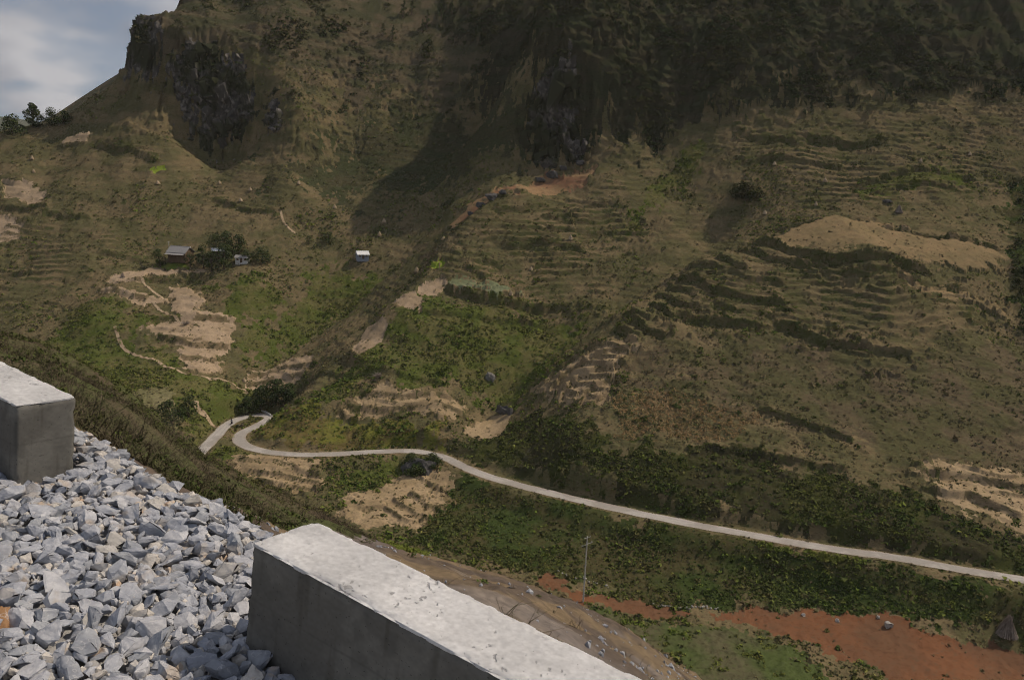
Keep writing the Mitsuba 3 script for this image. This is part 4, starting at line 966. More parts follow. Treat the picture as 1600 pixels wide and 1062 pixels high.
# dry tufts everywhere on the brown slopes
grassy = np.isin(zone, [zone_of[k] for k in ('g_band', 'g_bank', 'g_mid', 'g_left', 'g_gully', 'g_strip', 'g_noseb', 'g_nose', 'g_hairpin', 'g_below', 'g_ur', 'g_edge', 'crop_green')])
W_DRY = np.where(grassy | (zone == bank_zone), 0.12, np.where(zone == zone_of['wood'], 0.2, 1.0)) * ~is_near * (rd_all > ROAD_W + 0.15) * np.where(bare, 0.28, 1) * np.where(zone == zone_of['red'], 0.15, 1)
i = scatter(230000, rv, lambda i: rv.random(len(i)) < W_DRY[i] * 0.42 * (0.4 + 1.2 * sstep(0.4, 0.6, dens[i])))
cover('dry_tufts', i, rv.gamma(2.5, 0.10, len(i)) + 0.11, 6, 0.6, 'm_brush', 'brown dry grass tufts on the mountainside', rv, 0.7, sink=0.05)
verdant = grassy & ((zone != zone_of['crop_green']) | (fbm2(x, y, 3, 2, 94) > 0.62)) | ((zone == 0) & (fbm2(x, y, 24, 4, 98) > 0.57 + 0.07 * sstep(0, 40, x)))
i = scatter(280000, rv, lambda i: verdant[i] & (rd_all[i] > ROAD_W + 0.3) & (rv.random(len(i)) < 0.75 * (0.35 + sstep(0.38, 0.6, dens[i]))))
lush = rv.random(len(i)) < np.where(zone[i] == zone_of['crop_green'], 0.92, 0) + np.where(np.isin(zone[i], [zone_of['g_band'], zone_of['g_bank'], zone_of['g_edge']]), 0.2, 0.55)
cover('green_tufts', i[~lush], rv.gamma(2.5, 0.11, (~lush).sum()) + 0.12, 7, 0.6, 'm_scrub', 'tall green grass tufts on the overgrown slopes', rv, 0.9, sink=0.05)
cover('green_tufts', i[lush], rv.gamma(2.5, 0.11, lush.sum()) + 0.12, 7, 0.6, 'm_fresh', 'lush yellow-green grass tufts on the overgrown slopes', rv, 0.9, sink=0.05)
# hedges along the terrace risers
pts = []
for h, line, up_n in riser_pts:
    ln = np.hypot(*np.diff(line, axis=0).T).sum()
    s_ = np.r_[0, np.cumsum(np.hypot(*np.diff(line, axis=0).T))]
    n_ = int(ln * (2.6 if h >= 1.8 else 1.5))
    u_ = rv.uniform(0, s_[-1], n_)
    p = np.c_[np.interp(u_, s_, line[:, 0]), np.interp(u_, s_, line[:, 1])] - up_n * rv.uniform(-0.9, 1.3, (n_, 1)) + rv.normal(0, 0.25, (n_, 2))
    keep = fbm2(p[:, 0], p[:, 1], 5, 3, 44) > 0.43
    pts.append(np.c_[p, H(p[:, 0], p[:, 1]), np.full(n_, h)][keep])
pts = np.concatenate(pts)
v, f = clump_tris(pts[:, :3], 0.18 + 0.17 * pts[:, 3] * rv.uniform(0.3, 1.2, len(pts)), 0.18 + 0.16 * pts[:, 3], 16, 0.4, rv)
scene['terrace_scrub'] = mikit.ply((v, f), 'm_scrub', False)
label('terrace_scrub', 'dark scrub growing along the terrace steps', kind='stuff')
# rusty maize stubble
i = np.nonzero(zone == zone_of['stubble'])[0]
i = i[rv.random(len(i)) < 0.5]
cover('maize_stubble', i, rv.uniform(0.25, 0.6, len(i)), 12, 0.35, 'm_rustgrass', 'rusty dry maize stubble above the road', rv, 1.3)
# bright broad-leaved plants below the road
p = PLACES['leafy']
p = np.concatenate([p + rv.normal(0, 1.0, p.shape) for _ in range(6)])
p = p[road_tree.query(p)[0] > ROAD_W + 1.6]
p3 = np.c_[p, H(*p.T)]
v, f = clump_tris(p3, rv.uniform(0.6, 1.2, len(p3)), rv.uniform(0.8, 1.6, len(p3)), 40, 0.28, rv, 0.9)
scene['broadleaf_plants'] = mikit.ply((v, f), 'm_fresh', False)
label('broadleaf_plants', 'bright broad-leaved plants on the bank just below the road', kind='stuff')
p = np.concatenate([PLACES['bright_tuft'] + rv.normal(0, 1.4, PLACES['bright_tuft'].shape) for _ in range(10)])
p3 = np.c_[p, H(*p.T)]
v, f = clump_tris(p3, rv.uniform(0.4, 0.8, len(p3)), rv.uniform(0.5, 1.0, len(p3)), 16, 0.4, rv, 0.9)
scene['bright_grass'] = mikit.ply((v, f), 'm_fresh', False)
label('bright_grass', 'bright green grass tuft at the foot of the terraces', kind='stuff')


# near brush: thin stems and twigs on the slope just below us
def stems(p, length, width, per, lean, r):
    n = len(p)
    o = np.repeat(p, per, 0) + np.c_[r.normal(0, 0.10, (n * per, 2)), np.zeros(n * per)]
    d_ = np.c_[r.normal(0, lean, (n * per, 2)), np.ones(n * per)]
    d_ /= np.linalg.norm(d_, axis=1, keepdims=True)
    L = np.repeat(length, per) * r.uniform(0.4, 1.15, n * per)
    side = np.cross(d_, r.normal(size=d_.shape))
    side /= np.linalg.norm(side, axis=1, keepdims=True)
    w_ = width * r.uniform(0.6, 1.5, (n * per, 1))
    mid = o + d_ * (L * 0.55)[:, None]
    tip = o + (d_ + np.c_[r.normal(0, lean * 0.5, (n * per, 2)), -0.15 * np.ones(n * per)]) * L[:, None]
    v = np.stack([o - side * w_, o + side * w_, mid - side * w_ * 0.8, mid + side * w_ * 0.8, tip], 1).reshape(-1, 3)
    b = np.arange(n * per)[:, None] * 5
    f = np.concatenate([b + [0, 1, 3], b + [0, 3, 2], b + [2, 3, 4]])
    return v, f


ok = is_near & (r_flat > 9) & (r_flat < 52) & (np.abs(np.repeat(az, nr)) < 0.66)
wn = ok * np.where(zone == near_zone, 1.0, 0.012)
i = np.nonzero(rv.random(len(x)) < wn * 0.36 * (0.08 + 1.3 * sstep(0.42, 0.62, fbm2(x, y, 2.2, 4, 95))))[0]
v, f = stems(V[i] - [0, 0, 0.05], rv.gamma(3, 0.10, len(i)) + 0.08, 0.007, 8, 0.7, rv)
scene['near_brush'] = mikit.ply((v, f), 'm_twig', False)
label('near_brush', 'dark dry twiggy brush on the slope beyond the rubble', kind='stuff')
i = np.nonzero(rv.random(len(x)) < wn * 0.13 * sstep(0.45, 0.6, fbm2(x, y, 3.5, 3, 96)))[0]
v, f = clump_tris(V[i], rv.uniform(0.08, 0.25, len(i)), rv.uniform(0.1, 0.3, len(i)), 16, 0.32, rv)
scene['near_leaves'] = mikit.ply((v, f), 'm_scrub', False)
label('near_leaves', 'small green leafy patches in the near brush', kind='stuff')
p = np.concatenate([PLACES['edge_leaf'] + rv.normal(0, 0.35, PLACES['edge_leaf'].shape) for _ in range(28)])
p3 = np.c_[p, H(*p.T)]
v, f = clump_tris(p3, rv.uniform(0.12, 0.3, len(p3)), rv.uniform(0.15, 0.4, len(p3)), 26, 0.26, rv, 0.9)
scene['roadside_leaves'] = mikit.ply((v, f), 'm_fresh', False)
label('roadside_leaves', 'bright green leafy plants just beyond the near end of the long concrete block', kind='stuff')
# pale stones and blue-grey rubble on the embankment
i = np.nonzero(is_near & (zone == embank_zone) & (r_flat > 16) & (r_flat < 48) & (np.abs(np.repeat(az, nr)) < 0.62))[0]
g = fbm2(x[i], y[i], 4.0, 3, 97)
i = i[rv.random(len(i)) < 0.008 + 0.09 * sstep(0.58, 0.68, g)]
ico = trimesh.creation.icosphere(0)
vs = ico.vertices[None] * rv.uniform(0.6, 1.2, (len(i), 12, 1)) * np.minimum(rv.gamma(2.0, 0.022, len(i)) + 0.015, 0.2)[:, None, None] * rv.uniform(0.5, 1.2, (len(i), 1, 3)) + V[i][:, None]
scene['embankment_rubble'] = mikit.ply((vs.reshape(-1, 3), (ico.faces[None] + np.arange(len(i))[:, None, None] * 12).reshape(-1, 3)), STONES[2], False)
label('embankment_rubble', 'loose grey stones on the embankment', kind='stuff')


# blocks of fractured rock standing out of the cliffs
cf = FACES[(fz == cliff_zone)]
ca_ = np.linalg.norm(np.cross(V[cf[:, 1]] - V[cf[:, 0]], V[cf[:, 2]] - V[cf[:, 0]]), axis=1)
pk = rv.choice(len(cf), 1900, p=ca_ / ca_.sum())
cpos = V[cf[pk]].mean(1)
cpos = cpos[~shapely.contains_xy(shapely.Polygon(PLOTS['cliff_c']).buffer(9), cpos[:, 0], cpos[:, 1])]
ms = []
for p in cpos:
    q_ = rv.normal(size=(11, 3))
    q_ = np.sign(q_) * np.abs(q_) ** 0.4
    b_ = trimesh.convex.convex_hull(q_ * rv.gamma(3.0, 0.30) * [1.0, 1.0, rv.uniform(0.7, 2.2)])
    b_.apply_transform(trimesh.transformations.euler_matrix(rv.normal(0, 0.2), rv.normal(0, 0.2), rv.uniform(0, 6.3)))
    b_.apply_translation(p + [0, 0.4, 0])
    ms.append(b_)
scene['cliff__rock_blocks'] = mikit.ply(trimesh.util.concatenate(ms), 'm_cliff', False)
label('cliff__rock_blocks', kind='stuff')
pk = rv.choice(len(cf), 700, p=ca_ / ca_.sum())
cpos = V[cf[pk]].mean(1)
cpos = cpos[fbm2(cpos[:, 0], cpos[:, 2], 9, 3, 99) > 0.45]
v, f = clump_tris(cpos, rv.gamma(3, 0.35, len(cpos)) + 0.3, rv.gamma(3, 0.3, len(cpos)) + 0.3, 26, 0.3, rv)
scene['cliff_scrub'] = mikit.ply((v, f), 'm_woodleaf', False)
label('cliff_scrub', 'dark scrub clinging to the cliffs', kind='stuff')


# ---------------------------------------------------------------- trees, bushes
def tube(path, radii, n=7):
    path = np.asarray(path, float)
    vs, fs = [], []
    for p, q_, r_ in zip(path, np.gradient(path, axis=0), radii):
        q_ = q_ / np.linalg.norm(q_)
        a = np.cross(q_, [0.3, 0.9, 0.1])
        a /= np.linalg.norm(a)
        b = np.cross(q_, a)
        th = np.linspace(0, 2 * np.pi, n, endpoint=False)[:, None]
        vs.append(p + r_ * (np.cos(th) * a + np.sin(th) * b))
    for i in range(len(path) - 1):
        for j in range(n):
            k = (j + 1) % n
            fs += [[i * n + j, i * n + k, (i + 1) * n + k], [i * n + j, (i + 1) * n + k, (i + 1) * n + j]]
    c = len(path) * n
    vs.append(path[[0, -1]])
    fs += [[c, k, j] for j, k in zip(range(n), np.roll(range(n), -1))]
    fs += [[c + 1, (len(path) - 1) * n + j, (len(path) - 1) * n + k] for j, k in zip(range(n), np.roll(range(n), -1))]
    return trimesh.Trimesh(np.concatenate(vs), fs, process=False)


def tree(p, h, w_, text, cat='tree', name='tree', leaf='m_tree', leaves=900, lobes=9, seed=0, bare=0.28, group=None, cone=False):
    r = np.random.default_rng(1000 + seed)
    key = numbered(name)
    b = np.array([p[0], p[1], H(*p)[0] - 0.3])
    top = b + [r.normal(0, 0.04 * h), r.normal(0, 0.04 * h), h * 0.86]
    parts = [tube(np.linspace(b, top, 6) + np.c_[r.normal(0, 0.015 * h, (6, 2)), np.zeros(6)], np.linspace(0.035 * h, 0.008 * h, 6))]
    cs = []
    for k in range(lobes):
        f = bare + (1 - bare) * (k + 0.6) / lobes
        a = k * 2.4 + r.uniform(-0.5, 0.5)
        reach = (w_ / 2) * ((1.05 - f) * 1.2 if cone else math.sin(math.pi * min(0.95, 0.25 + 0.75 * (f - bare) / (1 - bare)))) * r.uniform(0.35, 0.85)
        c = b + (top - b) * f + [reach * math.cos(a), reach * math.sin(a), h * 0.06]
        cs.append(c)
        parts.append(tube([b + (top - b) * max(0.12, f - 0.2), (b + (top - b) * f + c) / 2, c], [0.014 * h, 0.009 * h, 0.004 * h], 5))
    scene[f'{key}__trunk'] = mikit.ply(trimesh.util.concatenate(parts), 'm_bark', 50)
    cs = np.array(cs)
    rad = np.full(len(cs), w_ * 0.26) * r.uniform(0.7, 1.2, len(cs)) * (np.linspace(1.1, 0.45, len(cs)) if cone else 1)
    v, f = clump_tris(cs - [0, 0, 0.1], rad, rad * 0.95, int(leaves * 1.6) // lobes, np.full(len(cs), 0.034 * max(w_, h * 0.7)), r, 0.3)
    half = r.random(len(v) // 3) < 0.4                    # leaves below each clump's middle too
    lowv = v.reshape(-1, 3, 3)
    zc = np.repeat(cs[:, 2], int(leaves * 1.6) // lobes)
    lowv[half, :, 2] = 2 * zc[half][:, None] - lowv[half, :, 2]
    scene[f'{key}__crown'] = mikit.ply((lowv.reshape(-1, 3), f), leaf, False)
    label(key, text, cat, group)
    return key


P_ = PLACES
tree(P_['ridge_tree'][0], 12.5, 9.0, 'tall round-topped dark tree standing against the sky on the left ridge', 'tree', seed=1, leaves=2600, lobes=13, bare=0.08)
for k, (h, w_, t) in enumerate([(9, 13, 'wide dark bush on the ridge at the left edge, left of the tall round tree'), (8.5, 8.5, 'dark tree right of the tall round tree on the left ridge'), (6.5, 9.5, 'low dark tree cluster, rightmost of the ridge trees, beside tiny saplings')]):
    tree(P_['ridge_bush'][k], h, w_, t, 'tree', seed=10 + k, leaves=1100, bare=0.05)
for k in range(3):
    tree(P_['ridge_small'][k], 3.2, 1.8, ('leftmost', 'middle', 'rightmost')[k] + ' of three tiny saplings standing on the skyline of the left ridge', 'sapling', 'sapling', seed=20 + k, leaves=120, lobes=4, group='saplings on the left skyline')
HT = [(8.2, 5.9, 'dark bush left of the farmhouse'), (10.2, 6.5, 'dark tree close against the right end of the farmhouse'), (9.2, 5.4, 'second tree right of the farmhouse, before the shed'), (10.7, 8.6, 'dense dark tree in front of the shed roof'),
      (11.2, 9.2, 'tallest dark tree behind the shed in the farm yard'), (9.2, 7.6, 'tree behind the farmhouse group, left of the tallest one'), (8.7, 8.1, 'tree right of the tallest farm tree, above the low barn'), (7.1, 8.6, 'rounded bush at the right end of the farm group'),
      (5.6, 5.4, 'bush in front of the low barn'), (6.1, 4.3, 'small leafy tree before the farmhouse wall')]
for k, (h, w_, t) in enumerate(HT):
    tree(P_['house_tree'][k], h, w_, t, 'tree', seed=30 + k, leaves=1000, bare=0.12)
tree(P_['lone_tree'][0], 4.6, 3.4, 'lone green bush right of the farm beside a bare patch', 'tree', seed=50, leaves=500, bare=0.05)
tree(P_['lone_tree'][1], 5.5, 6.5, 'greyish bush left of the white-roofed hut', 'tree', seed=51, leaves=600, bare=0.05)
BT = [(8.5, 9, 'dark tree directly behind the road bend, left of its twin'), (9, 9.5, 'large dark tree behind the road bend against the spur nose'), (6.5, 7, 'smaller tree left of the trees behind the road bend'), (7.5, 8, 'tree at the right of the bend grove, on the spur side')]
for k, (h, w_, t) in enumerate(BT):
    tree(P_['bend_tree'][k], h, w_, t, 'tree', seed=60 + k, leaves=1300, bare=0.05)
tree(P_['field_tree'][0], 8, 7.5, 'green tree on the slope left of the footpath fork, left of its neighbour', 'tree', seed=70, leaves=1200, bare=0.15)
tree(P_['field_tree'][1], 7.5, 6.5, 'green tree right of another tree, beside the pale dry grass left of the bend', 'tree', seed=71, leaves=1000, bare=0.15)
ST_ = ['rightmost of the group', 'fourth from the left', 'second from the right, lower down', 'lowest of the middle pair', 'high up near the right end', 'third from the left, high up', 'leftmost of the group', 'second from the left, lower down']
for k in range(len(P_['slope_tree'])):
    tree(P_['slope_tree'][k], 8.0 + 2 * (k % 3), 5.0, 'slender dark tree on the rocky slope at the top, ' + ST_[k], 'tree', seed=80 + k, leaves=420, lobes=8, bare=0.1, group='slender trees on the rocky upper slope', cone=True)
tree(P_['bush_mound'][0], 4.6, 15, 'big dark green bush mound on the upper right slope', 'bush', 'bush', seed=95, leaves=2200, lobes=14, bare=0.0, leaf='m_woodleaf')
for k, t in enumerate(['leafless grey bush standing on the large bare field below the farm', 'leafless grey bush on the terraced nose above the road']):
    p = P_['bare_bush'][k]
    key = numbered('bare_bush')
    n_ = 260
    o = np.repeat(np.array([[p[0], p[1], H(*p)[0]]]), 1, 0)
    v, f = stems(o + rv.normal(0, 0.3, (1, 3)) * [1, 1, 0], np.array([2.6]), 0.035, n_, 0.75, rv)
    scene[key] = mikit.ply((v, f), 'm_greystraw', False)
    label(key, t, 'bush')

# ---------------------------------------------------------------- rocks


def rock(p, sx, sy, sz, bsdf, text, seed, cat='boulder', name='boulder', group=None, sink=0.25):
    r = np.random.default_rng(2000 + seed)
    q_ = r.normal(size=(20, 3))
    q_ = np.sign(q_) * np.abs(q_ / np.linalg.norm(q_, axis=1, keepdims=True)) ** 0.7 * r.uniform(0.75, 1.12, (20, 1))
    m_ = trimesh.convex.convex_hull(q_).subdivide_to_size(0.22)
    v = m_.vertices + m_.vertex_normals * ((meshkit.fbm(m_.vertices * [2.6, 2.6, 1.4] + seed * 3.3, 5, seed) - 0.5) * 0.75)[:, None]
    v = v * [sx / 2, sy / 2, sz * 0.62]
    a = r.uniform(0, 6.28)
    v[:, :2] = v[:, :2] @ np.array([[math.cos(a * 0.1), -math.sin(a * 0.1)], [math.sin(a * 0.1), math.cos(a * 0.1)]])
    v += [p[0], p[1], H(*p)[0] + sz * (0.5 - sink)]
    key = numbered(name)
    scene[key] = mikit.ply((v, m_.faces), bsdf, 20)
    label(key, text, cat, group)


rock(P_['boulder_road'][0], 9.5, 6, 5.6, 'm_rock', 'big dark boulder just below the road above the lumpy ochre field', 1, sink=0.2)
tree(P_['boulder_road'][0] + [-3.0, 1.8], 4.6, 6.5, 'low dark bush growing against the big roadside boulder, left side', 'bush', 'bush', seed=96, leaves=1200, lobes=9, bare=0.0)
tree(P_['boulder_road'][0] + [-0.5, -2.6], 3.4, 7.0, 'low dark bush in front of the big roadside boulder', 'bush', 'bush', seed=98, leaves=1300, lobes=9, bare=0.0)
tree(P_['boulder_road'][0] + [3.6, 1.2], 4.4, 6.0, 'low dark bush growing against the big roadside boulder, right side', 'bush', 'bush', seed=97, leaves=1200, lobes=9, bare=0.0)
rock(P_['outcrop'][0], 4.0, 2.6, 3.6, 'm_grey_rock', 'pale rock outcrop in the green gully of the middle slope', 2, sink=0.4)
rock(P_['culvert_rock'][0], 5, 3, 3, 'm_rock', 'dark rock left of another above the bare culvert patch', 3)
rock(P_['culvert_rock'][1], 3, 2.5, 2.4, 'm_rock', 'dark rock right of another above the bare culvert patch', 4)
OR = [(5, 3, 2.6, 'dark rock low on the orange soil strip, left of the others'), (6, 4, 3, 'dark rock beside the orange soil strip, second from the left'), (6, 4, 3.2, 'large dark rock standing on the upper orange soil'),
      (5.5, 3, 2.6, 'dark rock at the upper left edge of the orange soil'), (4, 3, 2.2, 'dark rock near the top of the orange soil'), (5, 3, 2.4, 'dark rock at the very top of the orange strip'), (3.6, 2.5, 1.8, 'small dark rock at the lower tip of the orange strip'), (3.6, 3, 2, 'small dark rock left of the middle of the orange strip')]
for k, (a, b, c, t) in enumerate(OR):
    rock(P_['orange_rock'][k], a, b, c, 'm_rock', t, 10 + k)
for k, (a, t) in enumerate([(1.9, 'pale rock lying in the middle of the red field'), (1.1, 'small stone left of the pale rock on the red field'), (0.9, 'tiny stone just left of the pale rock on the red field'), (1.0, 'small stone at the upper left of the red field')]):
    rock(P_['red_rock'][k], a, a * 0.8, a * 0.7, 'm_pale_rock', t, 30 + k, 'rock', 'rock')
rock(P_['rock_pair'][0], 4.5, 2.5, 1.6, 'm_rock', 'flat dark rock on the right slope above the golden field, left of the grey stack', 40, 'rock', 'rock')
# rows of white stones
for nm, t in (('row_a', 'broken row of white stones in the green bank, behind the utility pole'), ('row_b', 'row of white stones along the upper edge of the red field')):
    c = spline(P_[nm], 0.33)
    c = c + rv.normal(0, 0.18, c.shape)
    c = c[rv.random(len(c)) < (0.6 if nm == 'row_a' else 0.85)]
    zz = H(*c.T)
    key = numbered('stone_row')
    for q_ in np.c_[c, zz + 0.12]:
        vs = ico.vertices * rv.uniform(0.6, 1.2, (12, 1)) * rv.uniform(0.14, 0.36) * rv.uniform(0.6, 1.2, (1, 3)) + q_
        k2 = numbered(f'{key}__stone')
        scene[k2] = mikit.ply((vs, ico.faces), 'm_pale_rock', False)
    label(key, t, 'stone row')

# ---------------------------------------------------------------- straw stacks
ST = ['below the dark terrace hedge on the middle spur', 'on the dry slope above the pale grey-green strip', 'standing on the pale grey-green strip', 'left of the bright yellow crop patch', 'on the brown strip left of the middle spur', 'right of the white-roofed hut, higher up',
      'on the slope above the farm, left of centre', 'on the dark slope above and right of the farm', 'on the slope straight above the farmhouse', 'low on the left hillside near the speckled plot', 'on the left hillside at the ridge shadow edge', 'on the slope above the farm yard path',
      'below the shaded hollow, near the middle', 'above the farm at the end of the footpath', 'upper right, left of the dark scrub band', 'far right, below the dark woods', 'right of the big bush mound', 'near the green strip at upper right',
      'left of the green strip at upper right', 'below the big bush mound', 'in the green gully by the speckled field', 'in the shaded grass right of the farm path']
for k, p in enumerate(P_['stack']):
    key = numbered('straw_stack')
    n_ = 24
    th = np.linspace(0, 2 * np.pi, n_, endpoint=False)
    R0, h0 = 0.85 * (0.9 + 0.3 * rv.random()), 1.9 * (0.85 + 0.3 * rv.random())
    prof = [(1.0, 0.0), (0.93, 0.3), (0.7, 0.55), (0.42, 0.78), (0.16, 0.97), (0.10, 1.03)]
    rings = [np.c_[np.cos(th) * R0 * a * (1 + 0.12 * rv.normal(size=n_)), np.sin(th) * R0 * a * (1 + 0.12 * rv.normal(size=n_)), np.full(n_, h0 * b) + rv.normal(0, 0.03, n_)] for a, b in prof]
    v = np.concatenate(rings + [[[0, 0, h0 * 1.0]]]) + [p[0], p[1], H(*p)[0] - 0.15]
    f = [[i * n_ + j, i * n_ + (j + 1) % n_, (i + 1) * n_ + (j + 1) % n_] for i in range(5) for j in range(n_)] + [[i * n_ + j, (i + 1) * n_ + (j + 1) % n_, (i + 1) * n_ + j] for i in range(5) for j in range(n_)] + [[5 * n_ + j, 5 * n_ + (j + 1) % n_, 6 * n_] for j in range(n_)]
    scene[key] = mikit.ply((v, np.array(f)), 'm_straw', False)
    label(key, 'small conical straw stack ' + ST[k], 'straw stack', 'conical straw stacks on the slopes')
for nm, R0, h0, t in ((('big_stack', 0), 2.2, 4.3, 'large ragged grey stack of dry stalks at the right edge of the red field'), (('rock_pair', 1), 1.8, 3.0, 'ragged grey stalk stack on the right slope above the golden field'), (('yard_stack', 0), 1.0, 2.0, 'pair-like upright bundle of stalks standing in the pale farm yard')):
    p = P_[nm[0]][nm[1]]
    n_ = 420
    th = rv.uniform(0, 2 * np.pi, n_)
    q_ = np.sqrt(rv.uniform(0.25, 1, n_))
    b = np.c_[np.cos(th) * R0 * q_, np.sin(th) * R0 * q_, np.zeros(n_)]
    tp = np.c_[rv.normal(0, 0.12 * R0, (n_, 2)), h0 * rv.uniform(0.72, 1.05, n_)]
    sd = np.cross(tp - b, rv.normal(size=(n_, 3)))
    sd *= 0.085 / np.linalg.norm(sd, axis=1, keepdims=True)
    v = np.stack([b - sd, b + sd, tp - sd * 0.4, tp + sd * 0.4], 1).reshape(-1, 3) + [p[0], p[1], H(*p)[0] - 0.1]
    f = np.arange(n_)[:, None] * 4
    key = numbered('stalk_stack')
    scene[key] = mikit.ply((v, np.concatenate([f + [0, 1, 3], f + [0, 3, 2]])), 'm_greystraw', False)
    label(key, t, 'straw stack')


# ---------------------------------------------------------------- farm buildings
def piece(key, part, msh, bsdf, smooth=False, text=None):
    k = f'{key}__{part}'
    n_ = counts.get(k, 0)
    counts[k] = n_ + 1
    k2 = k if n_ == 0 else f'{k}_{n_:03d}'
    scene[k2] = mikit.ply(msh, bsdf, smooth)
    if text:
        label(k2, text)
    return k2


def placed_box(sz, c, M):
    b = trimesh.creation.box(sz)
    b.apply_translation(c)
    b.apply_transform(M)
    return b


def slab(quad, th, M):
    """a roof plane: four corners, thickened downwards"""
    q_ = np.array(quad, float)
    n_ = np.cross(q_[1] - q_[0], q_[3] - q_[0])
    n_ /= np.linalg.norm(n_)
    if n_[2] < 0:
        n_ = -n_
    v = np.r_[q_, q_ - n_ * th]
    m_ = trimesh.convex.convex_hull(v)
    m_.apply_transform(M)
    return m_


def frame(p, rot, dz=0.0):
    M = trimesh.transformations.rotation_matrix(rot, [0, 0, 1])
    M[:3, 3] = [p[0], p[1], H(*p)[0] + dz]
    return M


def cottage(p, rot, L, D, wall_h, rise, name, text, roof, wall, over=0.6, porch=False, dz=0.0, door=True):
    key = numbered(name)
    M = frame(p, rot, dz)
    t = 0.18
    hw = wall_h + rise
    # walls as one shell with gables, a door opening and windows cut in
    prof = shapely.Polygon([(-D / 2, -1.2), (D / 2, -1.2), (D / 2, wall_h), (0, hw), (-D / 2, wall_h)])
    sh = trimesh.creation.extrude_polygon(prof, L, engine='earcut')
    sh.apply_transform(np.array([[0, 0, 1, -L / 2], [1, 0, 0, 0], [0, 1, 0, 0], [0, 0, 0, 1.0]]))
    inn = trimesh.creation.box((L - 2 * t, D - 2 * t, wall_h - 0.1))
    inn.apply_translation([0, 0, wall_h / 2])
    cut = [inn]
    holes = [(-L * 0.30, 0.9, 0.95, 0.9), (L * 0.30, 0.9, 0.95, 0.9)]
    for cx, zb, ww, hh_ in holes + ([(0.0, 0.02, 1.1, 1.95)] if door else []):
        b = trimesh.creation.box((ww, 3 * t, hh_))
        b.apply_translation([cx, -D / 2, zb + hh_ / 2])
        cut.append(b)
    import manifold3d as mf

    def man(m_):
        return mf.Manifold(mf.Mesh(np.asarray(m_.vertices, np.float32), np.asarray(m_.faces, np.uint32)))
    body = man(sh)
    for c in cut:
        body = body - man(c)
    mm = body.to_mesh()
    w_ = trimesh.Trimesh(mm.vert_properties[:, :3], mm.tri_verts, process=False)
    w_.apply_transform(M)
    piece(key, 'wall', w_, wall)
    if door:
        piece(key, 'door', placed_box((1.06, 0.06, 1.9), (0, -D / 2 + 0.06, 0.97), M), 'm_timber')
    for cx, zb, ww, hh_ in holes:
        piece(key, 'window', placed_box((ww - 0.06, 0.05, hh_ - 0.06), (cx, -D / 2 + 0.06, zb + hh_ / 2), M), 'm_timber')
    e = over
    sl = rise / (D / 2)
    for sg in (-1, 1):
        yo, zo = sg * (D / 2 + e), wall_h - e * sl
        piece(key, 'roof', slab([(-L / 2 - e, sg * 0.03, hw + 0.12), (L / 2 + e, sg * 0.03, hw + 0.12), (L / 2 + e, yo, zo + 0.12), (-L / 2 - e, yo, zo + 0.12)], 0.09, M), roof)
    piece(key, 'ridge_cap', placed_box((L + 2 * e, 0.28, 0.12), (0, 0, hw + 0.15), M), roof)
    if porch:
        yo = -D / 2 - 2.2
        piece(key, 'porch_roof', slab([(-L / 2 - 0.3, -D / 2 - 0.02, wall_h - 0.45), (L / 2 + 0.3, -D / 2 - 0.02, wall_h - 0.45), (L / 2 + 0.3, yo, wall_h - 1.1), (-L / 2 - 0.3, yo, wall_h - 1.1)], 0.08, M), roof, text='lower porch roof in front of the house')
        for cx in np.linspace(-L / 2, L / 2, 4):
            piece(key, 'post', placed_box((0.14, 0.14, wall_h + 0.1), (cx, yo + 0.25, (wall_h - 1.2) / 2 - 0.6), M), 'm_timber')
        piece(key, 'gable_board', placed_box((0.06, 0.5, 0.4), (L / 2 + over + 0.04, 0, hw - 0.1), M), 'm_white')
    label(key, text, 'house')
    return key


cottage(P_['house'][0], -0.25, 8.5, 5.6, 3.4, 2.1, 'farmhouse', 'old timber farmhouse with grey tiled two-tier roof among dark trees at left', 'm_tile', 'm_timber', porch=True)
cottage(P_['shed'][0], 0.35, 4.8, 3.4, 3.2, 1.0, 'shed', 'shed with a pale metal roof half hidden between the farm trees', 'm_metal_roof', 'm_timber', 0.4)
cottage(P_['barn'][0], 0.0, 5.2, 3.4, 2.1, 0.9, 'barn', 'low pale barn right of the farm trees', 'm_tile', 'm_white', 0.4)
cottage(P_['hut'][0], 0.45, 5.0, 3.8, 2.0, 1.3, 'hut', 'small hut with white metal roof and bluish wall, alone right of the farm', 'm_metal_roof', 'm_blue', 0.35, dz=0.3)


# ---------------------------------------------------------------- poles, rail, motorcycles, rider
def pole(p, h, r0, arms, text, rot=0.0):
    key = numbered('utility_pole')
    b = np.array([p[0], p[1], H(*p)[0] - 0.6])
    piece(key, 'shaft', tube(np.linspace(b, b + [0.0, 0, h + 0.6], 6), np.linspace(r0, r0 * 0.6, 6), 10), 'm_pole', 50)
    c, s = math.cos(rot), math.sin(rot)
    for zf_, ln, tilt in arms:
        o = b + [0, 0, 0.6 + h * zf_]
        dv = np.array([c * ln / 2, s * ln / 2, tilt * ln / 2])
        piece(key, 'crossarm', tube(np.linspace(o - dv - [0, r0, 0], o + dv - [0, r0, 0], 3), [0.075] * 3, 6), 'm_pole', 50)
        for u_ in (-0.9, 0.0, 0.9):
            q_ = o + dv * u_ - [0, r0, 0]
            piece(key, 'insulator', tube([q_ + [0, 0, 0.06], q_ + [0, 0, 0.16], q_ + [0, 0, 0.30]], [0.05, 0.07, 0.03], 6), 'm_white', 50)
    label(key, text, 'utility pole')


